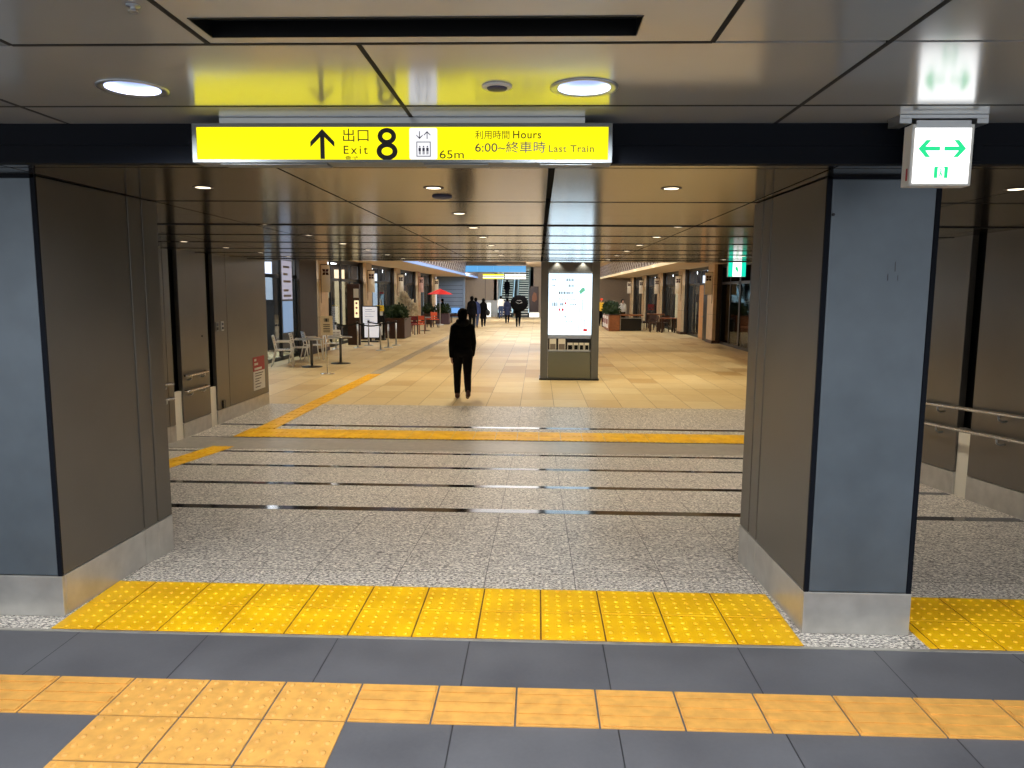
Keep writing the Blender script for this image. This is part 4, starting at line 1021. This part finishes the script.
MB().box(-3.74, -2.33, 50.02, 50.12, 2.46, 2.79).build('casing', M['far_white'], r); MB().box(-3.74, -2.33, 50.0, 50.02, 2.68, 2.79).build('yellow_stripe', M['far_yellow'], r); MB().box(-3.74, -2.33, 50.0, 50.02, 2.46, 2.52).build('yellow_stripe', M['far_yellow'], r); MB().box(-3.74, -2.33, 50.0, 50.02, 2.60, 2.65).build('dark_line', M['print'], r)
MB().cone((-3.0, 50.06, 2.79), .02, (-3.0, 50.06, 2.868), .02, 8).build('hanger', M['alu'], r)
r = thing('hanging_sign', (-1.55, 50.0, 2.46), 'far hanging white sign right of the yellow striped one', 'sign')
MB().box(-2.25, -.85, 50.02, 50.12, 2.46, 2.79).build('casing', M['far_white'], r); MB().box(-2.25, -.85, 50.0, 50.02, 2.62, 2.66).build('dark_line', M['print'], r)
MB().cone((-1.55, 50.06, 2.79), .02, (-1.55, 50.06, 2.868), .02, 8).build('hanger', M['alu'], r)
r = thing('wall_poster', (-.36, 59.9, 0), 'dark brown poster right of the escalators', 'poster')
MB().box(-.72, .02, 59.9, 59.96, .02, 2.05).build('sheet', M['poster_dark'], r); MB().prism([(-.5, .9), (-.3, .8), (-.1, 1.0), (-.15, 1.5), (-.35, 1.6), (-.5, 1.3)], 59.88, 59.9).build('picture', M['wood'], r)
MB().box(-.78, .08, 59.8, 59.98, ZL, -.05).build('ledge', M['far_white'], r)
def escalator(x0, x1, label):
    r = thing('escalator', ((x0 + x1) / 2, YG, ZL), label, 'escalator')
    st_ = MB(); ed = MB(); ya = YG - .6
    for i in range(24):
        y = ya + .9 + i * .40; z = ZL + .2 * (i + 1); st_.box(x0 + .12, x1 - .12, y, y + .42, z - .2, z); ed.box(x0 + .12, x1 - .12, y - .01, y + .05, z - .07, z + .004)
    st_.box(x0 + .12, x1 - .12, ya, ya + .9, ZL, ZL + .02)
    st_.build('steps', M['step'], r); ed.build('step_edges', M['step_edge'], r)
    for xx in (x0, x1 - .10):
        b = MB(); b.prism_x([(ya, ZL), (ya + .9, ZL), (ya + 10.5, ZL + 4.8), (ya + 10.5, ZL + 5.9), (ya + .7, ZL + 1.0), (ya - .1, ZL + .95)], xx + .03, xx + .07); b.build('balustrade', M['glassy'], r)
        MB().tube([(xx + .05, ya, ZL + .7), (xx + .05, ya - .2, ZL + .85), (xx + .05, ya - .1, ZL + 1.0), (xx + .05, ya + .7, ZL + 1.04), (xx + .05, ya + 10.5, ZL + 5.94)], .045, 8).build('handrail', M['far_wall_low'], r)
        MB().box(xx - .02, xx + .12, ya - .3, ya + .9, ZL, ZL + .35).build('skirt', M['black'], r)
    return r
escalator(-3.22, -2.05, 'left escalator rising at the far end of the gallery'); escalator(-1.80, -.72, 'right escalator rising at the far end of the gallery')
b = MB(); b.box(-3.6, -3.25, YG, YG + 12, ZL, 6); b.box(-.62, -.4, YG, YG + 12, ZL, 6); b.box(-3.6, -.4, YG + 11.5, YG + 11.8, ZL, 8); struct(b.build('wall_escalator_well', M['far_wall_low']))
area((-3, 50.4, 3.1), 4, .4, 260, (.98, .99, 1), (R(75), 0, 0))  # unseen wash light added behind the header to brighten the end wall
area((-2, YG + 4, 5.6), 2.2, 5, 420, (.95, .98, 1), (0, 0, 0))

# ------------------------------------------------------------------ people
def remesh(mb, name, m, parent, vox, smooth=3):
    o = mb.build(name, m, None); loc = o.location.copy()
    md = o.modifiers.new('r', 'REMESH'); md.mode = 'VOXEL'; md.voxel_size = vox; md.use_smooth_shade = True
    sm = o.modifiers.new('s', 'SMOOTH'); sm.factor = .5; sm.iterations = smooth
    bpy.context.view_layer.update()
    me = bpy.data.meshes.new_from_object(o.evaluated_get(bpy.context.evaluated_depsgraph_get()))
    for v in me.vertices: v.co += loc
    for p_ in me.polygons: p_.use_smooth = True
    bpy.data.objects.remove(o)
    n = bpy.data.objects.new(name, me); C.objects.link(n); n.parent = parent; me.materials.clear(); me.materials.append(m)
    return n
def V(*a): return Vector(a)
def limb(mb, pts, rs):
    for i in range(len(pts) - 1):
        mb.cone(pts[i], rs[i], pts[i + 1], rs[i + 1], 14)
    for p, r_ in zip(pts, rs): mb.ell(p, (r_, r_, r_), 12, 8)
def person(label, x, y, heading, H=1.70, stride=.28, top='cloth_black', bottom='cloth_dark', coat=.0, hair='short', shoe='shoe_black', bag=None, vox=.012, arms=(-.12, .16), hold=None, cap=None, sit=False, elbow=.25):
    # local frame: faces +Y, x right, built at 1.70 m
    r = thing('person', (0, 0, 0), label, 'person')
    hip = .90; sh_ = 1.40; k_ = stride
    legs = []
    for s, f in ((-1, k_), (1, -k_)):
        hp = V(s * .09, 0, hip)
        if sit:
            kn = V(s * .11, .42, .50); an = V(s * .11, .40, .10)
        else:
            an = V(s * .085, f * 1.05, .09 + (.09 if f < 0 else 0)); kn = V(s * .09, f * .45 + .06 + (.04 if f < 0 else 0), .49)
        legs.append((hp, kn, an, f))
    armp = []
    for s, f in ((-1, arms[0]), (1, arms[1])):
        S_ = V(s * .160, -.01, 1.352)
        if hold and s == 1:
            E_ = V(s * .24, .08, 1.16); W_ = V(s * .19, .22, 1.34)
        else:
            E_ = S_ + V(s * .045, f * .55 - .02, -.285); W_ = E_ + V(s * .0, f * .6 + elbow * .22, -.245)
        armp.append((S_, E_, W_, s))
    up = V(0, 0, 1)
    # ---- body, one continuous surface
    b = MB()
    for hp, kn, an, f in legs:
        limb(b, [hp, kn, an], [.082, .055, .038]); toe = V(0, .15, -.055) if (f >= 0 or sit) else V(0, .12, -.085)
        limb(b, [an + V(0, -.03, -.045), an + toe], [.036, .028])
    b.ell((0, 0, .95), (.15, .10, .11)); b.ell((0, 0, 1.10), (.135, .09, .16)); b.ell((0, -.005, 1.28), (.165, .10, .16))
    limb(b, [V(-.145, -.01, 1.375), V(.145, -.01, 1.375)], [.045, .045]); limb(b, [V(0, -.01, 1.38), V(0, .01, 1.50)], [.06, .052])
    hc = V(0, .02, 1.585)
    b.ell(hc, (.073, .092, .108)); b.ell(hc + V(0, .03, -.055), (.052, .058, .05)); b.ell(hc + V(0, .095, -.012), (.012, .018, .02), 8, 6)
    for s in (-1, 1): b.ell(hc + V(s * .075, -.005, -.01), (.012, .02, .03), 8, 6)
    for S_, E_, W_, s in armp:
        limb(b, [S_, E_, W_], [.048, .038, .027]); d = (W_ - E_).normalized()
        if hold and s == 1: d = V(0, .25, .95).normalized()
        pm = W_ + d * .05; b.ell(W_ + d * .035, (.022, .036, .04)); b.ell(W_ + d * .07, (.018, .038, .03))
        for q in range(4):
            o0 = W_ + d * .085 + V(0, (q - 1.5) * .02, 0); L_ = (.062, .075, .07, .055)[q]
            e1 = o0 + d * L_ * .5 + V(-s * .006, 0, 0); e2 = o0 + d * L_ * .85 + V(-s * .03, 0, 0)
            limb(b, [o0, e1, e2], [.0095, .009, .008])
        t0 = W_ + d * .03 + V(0, .03, 0); limb(b, [t0, t0 + d * .03 + V(-s * .01, .03, 0), t0 + d * .058 + V(-s * .02, .035, 0)], [.012, .010, .009])
    body = remesh(b, 'body', M['skin'], r, max(.0075, vox * .7), 2)
    ey = MB()
    for s in (-1, 1): ey.ell(hc + V(s * .03, .086, .008), (.011, .006, .007), 8, 6)
    ey.build('eyes', M['ink'], r)
    mo = MB(); mo.ell(hc + V(0, .086, -.058), (.022, .006, .006), 8, 6); mo.build('mouth', M['redseat'], r)
    # ---- trousers
    b = MB()
    for hp, kn, an, f in legs: limb(b, [hp, (hp + kn) / 2, kn, (kn + an) / 2, an + V(0, 0, .03)], [.103, .092, .074, .066, .056])
    b.ell((0, 0, .94), (.165, .118, .10)); b.ell((0, -.03, .90), (.15, .11, .09))
    remesh(b, 'trousers', M[bottom], r, vox, 3)
    # ---- jacket / coat
    b = MB()
    b.ell((0, 0, .98), (.175, .125, .10)); b.ell((0, 0, 1.10), (.168, .122, .17)); b.ell((0, -.01, 1.27), (.178, .125, .17)); b.ell((0, -.01, 1.385), (.125, .085, .065))
    if coat > 0:
        b.cone((0, 0, 1.05), .16, (0, 0, .95 - coat), .21, 20); b.ell((0, 0, .95 - coat + .03), (.20, .17, .04))
    for S_, E_, W_, s in armp: limb(b, [S_, (S_ + E_) / 2, E_, (E_ + W_) / 2, W_ - (W_ - E_) * .05], [.066, .062, .056, .050, .043])
    b.ell((0, -.02, 1.45), (.078, .072, .04))
    for s in (-1, 1): b.cone((s * .03, -.015, 1.455), .062, (s * .15, -.01, 1.365), .062, 14)
    jk = remesh(b, 'coat' if coat else 'jacket', M[top], r, vox, 3)
    if hair == 'hood':
        b = MB(); b.ell((0, -.085, 1.445), (.125, .07, .075)); b.ell((-.075, -.02, 1.47), (.05, .065, .045)); b.ell((.075, -.02, 1.47), (.05, .065, .045)); remesh(b, 'hood', M['cloth_dark'], r, vox * .8, 2)
    # ---- hair
    b = MB(); b.ell(hc + V(0, -.015, .018), (.096, .106, .112)); b.ell(hc + V(0, -.045, -.03), (.086, .07, .09))
    if hair == 'bob': b.ell(hc + V(0, -.05, -.05), (.088, .07, .10))
    rh = random.Random(int(x * 10 + y))
    for _ in range(10): a_ = rh.uniform(0, 2 * PI); b.ell(hc + V(math.cos(a_) * .06, -.02 + math.sin(a_) * .06, rh.uniform(.03, .09)), (.028, .028, .028), 8, 6)
    hm = M['hair']
    ho = remesh(b, 'hair', hm, r, vox * .7, 2)
    for v in ho.data.vertices:      # keep the face free
        if v.co.y > .085 and v.co.z < 1.64: v.co.y = min(v.co.y, .055)
    if cap:
        b = MB(); b.ell(hc + V(0, -.005, .045), (.098, .11, .085)); b.ell(hc + V(0, .10, .03), (.06, .06, .012)); remesh(b, 'cap', M[cap], r, vox, 2)
    for hp, kn, an, f in legs:
        b = MB(); tl = V(0, .165, -.05) if (f >= 0 or sit) else V(0, .12, -.10)
        limb(b, [an + V(0, -.045, -.035), an + V(0, .02, -.03) + tl * .25, an + tl], [.046, .045, .036]); limb(b, [an + V(0, -.01, .03), an + V(0, -.02, -.03)], [.046, .046])
        so = remesh(b, 'shoe', M[shoe], r, vox * .8, 2)
        zmin = .0
        for v in so.data.vertices: v.co.z = max(v.co.z, .004)
    if bag == 'shoulder':
        g = thing('shoulder_bag', (0, 0, 0), None, None); C.objects.unlink(g); bpy.data.objects.remove(g)
        b = MB(); b.ell((.27, -.02, .86), (.14, .22, .19)); limb(b, [V(.27, .05, 1.0), V(.16, .03, 1.42), V(.27, -.1, 1.0)], [.02, .02, .02]); bo = remesh(b, 'bag_body', M['bag'], r, vox, 3)
    r.location = (x, y, ZL); r.rotation_euler = (0, 0, R(heading)); s_ = H / 1.70; r.scale = (s_,) * 3
    return r
person('person walking away in the foreground, black hooded jacket, dark trousers and brown shoes', -1.38, 13.5, 9, 1.69, .24, hair='hood', shoe='shoe', vox=.011, arms=(-.10, .16), elbow=.6)
person('person in a long black coat walking away, just beyond the foreground walker', -3.47, 38.8, 0, 1.76, .18, coat=.20, vox=.018)
person('person in a blue coat partly hidden behind the tall black-coated walker', -3.40, 40.4, 0, 1.68, .22, top='cloth_blue', bottom='jeans', coat=.15, vox=.018)
person('person in a dark coat carrying a black bag at the right hip', -3.12, 42.2, 0, 1.62, .12, coat=.45, hair='bob', vox=.018, bag='shoulder')
person('person in a knee-length navy coat in front of the left escalator', -1.98, 47.5, 0, 1.62, .10, top='cloth_navy', coat=.40, hair='bob', vox=.018)
person('person in a white top and jeans at the foot of the left escalator', -2.80, 55.5, 0, 1.70, .15, top='cloth_white', bottom='jeans', vox=.02)
up_ = person('person in black walking away under a big black umbrella', -1.15, 42.6, 0, 1.60, .16, vox=.018, hold=True)
# a black umbrella tilted back over the shoulder
um = thing('umbrella', (-1.07, 42.6, .9), 'big black umbrella hiding the head and back of a walker', 'umbrella')
hub = V(-1.09, 42.25, 1.03); ax = V(-.02, -.93, .36).normalized(); q = ax.to_track_quat('Z', 'Y'); n = 16; vs = []; 
for sh2 in (0, -.008):
    for rr_, zz in ((.012, .0), (.20, -.035), (.38, -.10), (.51, -.18)):
        vs += [hub + q @ V(rr_ * math.cos(2 * PI * i / n), rr_ * math.sin(2 * PI * i / n), zz + sh2) for i in range(n)]
fs = [(o2 + j * n + i, o2 + j * n + (i + 1) % n, o2 + (j + 1) * n + (i + 1) % n, o2 + (j + 1) * n + i) for o2 in (0, 4 * n) for j in range(3) for i in range(n)] + [(3 * n + i, 3 * n + (i + 1) % n, 7 * n + (i + 1) % n, 7 * n + i) for i in range(n)] + [tuple(range(n))]
MB().add(vs, fs, True).build('canopy', M['cloth_black'], um)
MB().cone(hub + ax * .05, .006, hub - ax * .75, .008, 8).build('shaft', M['alu'], um)
MB().tube([hub - ax * .75, hub - ax * .82 + V(0, 0, -.02), hub - ax * .84 + V(0, 0, -.07), hub - ax * .79 + V(0, 0, -.09)], .013, 8).build('handle', M['wood_dark'], um)
mk = MB()
for i, (u, w) in enumerate(((-.09, .10), (0, .11), (.09, .10), (-.15, .0), (-.10, -.05), (.15, .0), (.10, -.05), (0, -.09))):
    p = hub + q @ V(u, w, -.165 * math.hypot(u, w) + .006); 
    mk.add([p + q @ V(-.035, -.008, 0), p + q @ V(.035, -.008, 0), p + q @ V(.035, .008, 0), p + q @ V(-.035, .008, 0)], [(0, 1, 2, 3)])
mk.build('white_marks', M['paper'], um)
person('person in dark clothes standing up on the left escalator', -2.62, 62.2, 0, 1.7, .08, vox=.022).location.z = ZL + 1.38
person('person in a white shirt behind the wooden planter on the right', 4.85, 42.9, 180, 1.62, .08, top='cloth_white', vox=.02)
person('person in an orange-red cap and yellow top beyond the right side of the kiosk', 3.72, 43.9, 180, 1.66, .08, top='cloth_yellow', cap='cap', vox=.02)
person('seated person in dark clothes under the red parasol', -6.0, 46.4, 90, 1.6, .0, vox=.02, sit=True).location.z = ZL - .05 + .0
wood_chair(-5.93, 46.45, 90, M['wood_dark'], 'dark chair under the person seated below the parasol', .8)

# ------------------------------------------------------------------ light
for y, p_, xs_ in ((15.0, 1, (-4.2, -1.6, 1.6, 4.2)), (18.6, 1, (-4.2, -1.2, 1.9, 4.6)), (22.5, 1, (-4.2, -1.2, 1.9, 4.6)), (27, .9, (-4.2, 4.4)), (32, .9, (-4.2, 4.4)), (38, .9, (4.4,)), (44, .9, (4.4, -4.2)), (50, .8, (3.5,))):
    for x_ in xs_: spot((x_, y, ZG - .1), ((190 if y < 25 else 120) if y > 16 else 220) * p_, (1.0, .86, .58), 84 if y > 16 else 110, .06, .6)
for y in (31, 38, 45, 52): area((-.8, y, ZG - .2), 4, 4, 85, (.94, .96, 1))
for y in LY[1:] : spot((XGL + .9, y, 2.66), 26, (1, .84, .6), 90, .05, .7)
for y in RY: spot((XGR - .9, y, 2.66), 26, (1, .78, .5), 90, .05, .7)
# further front downlights of the same kind behind the camera
for x_, y_ in ((-1.37, -.4), (.14, -.4), (1.65, .2), (3.2, 1.2), (-2.9, .9)):
    r = thing('downlight', (x_, y_, ZF), None, None); bpy.data.objects.remove(r)
    spot((x_, y_, ZF - .03), 95, (.88, .93, 1.0), 160, .07, .5)

w = bpy.data.worlds.new('world'); bpy.context.scene.world = w; w.use_nodes = True
w.node_tree.nodes['Background'].inputs[0].default_value = (.90, .94, 1.0, 1); w.node_tree.nodes['Background'].inputs[1].default_value = .95

# ------------------------------------------------------------------ camera
cam = bpy.data.cameras.new('camera'); co = bpy.data.objects.new('camera', cam); C.objects.link(co); bpy.context.scene.camera = co
f_, pi_, ya_, ro_ = 738.282, .1240017, .0345314, -.0070782
cy_, sy_, cp_, sp_ = math.cos(ya_), math.sin(ya_), math.cos(pi_), math.sin(pi_)
fw = V(-sy_ * cp_, cy_ * cp_, -sp_); rt = V(cy_, sy_, 0); dn = fw.cross(rt)
r2 = rt * math.cos(ro_) + dn * math.sin(ro_); d2 = rt * -math.sin(ro_) + dn * math.cos(ro_)
mt = Matrix((r2, -d2, -fw)).transposed().to_4x4(); mt.translation = V(0, 0, 1.6); co.matrix_world = mt
cam.sensor_width = 36; cam.lens = f_ / 1024 * 36; cam.clip_end = 300; cam.clip_start = .05
sc = bpy.context.scene
sc.view_settings.view_transform = 'Standard'; sc.view_settings.look = 'None'; sc.view_settings.exposure = 0.4; sc.view_settings.gamma = 1; sc.view_settings.use_curve_mapping = False
sc.cycles.use_denoising = True; sc.cycles.max_bounces = 8; sc.cycles.sample_clamp_indirect = 4
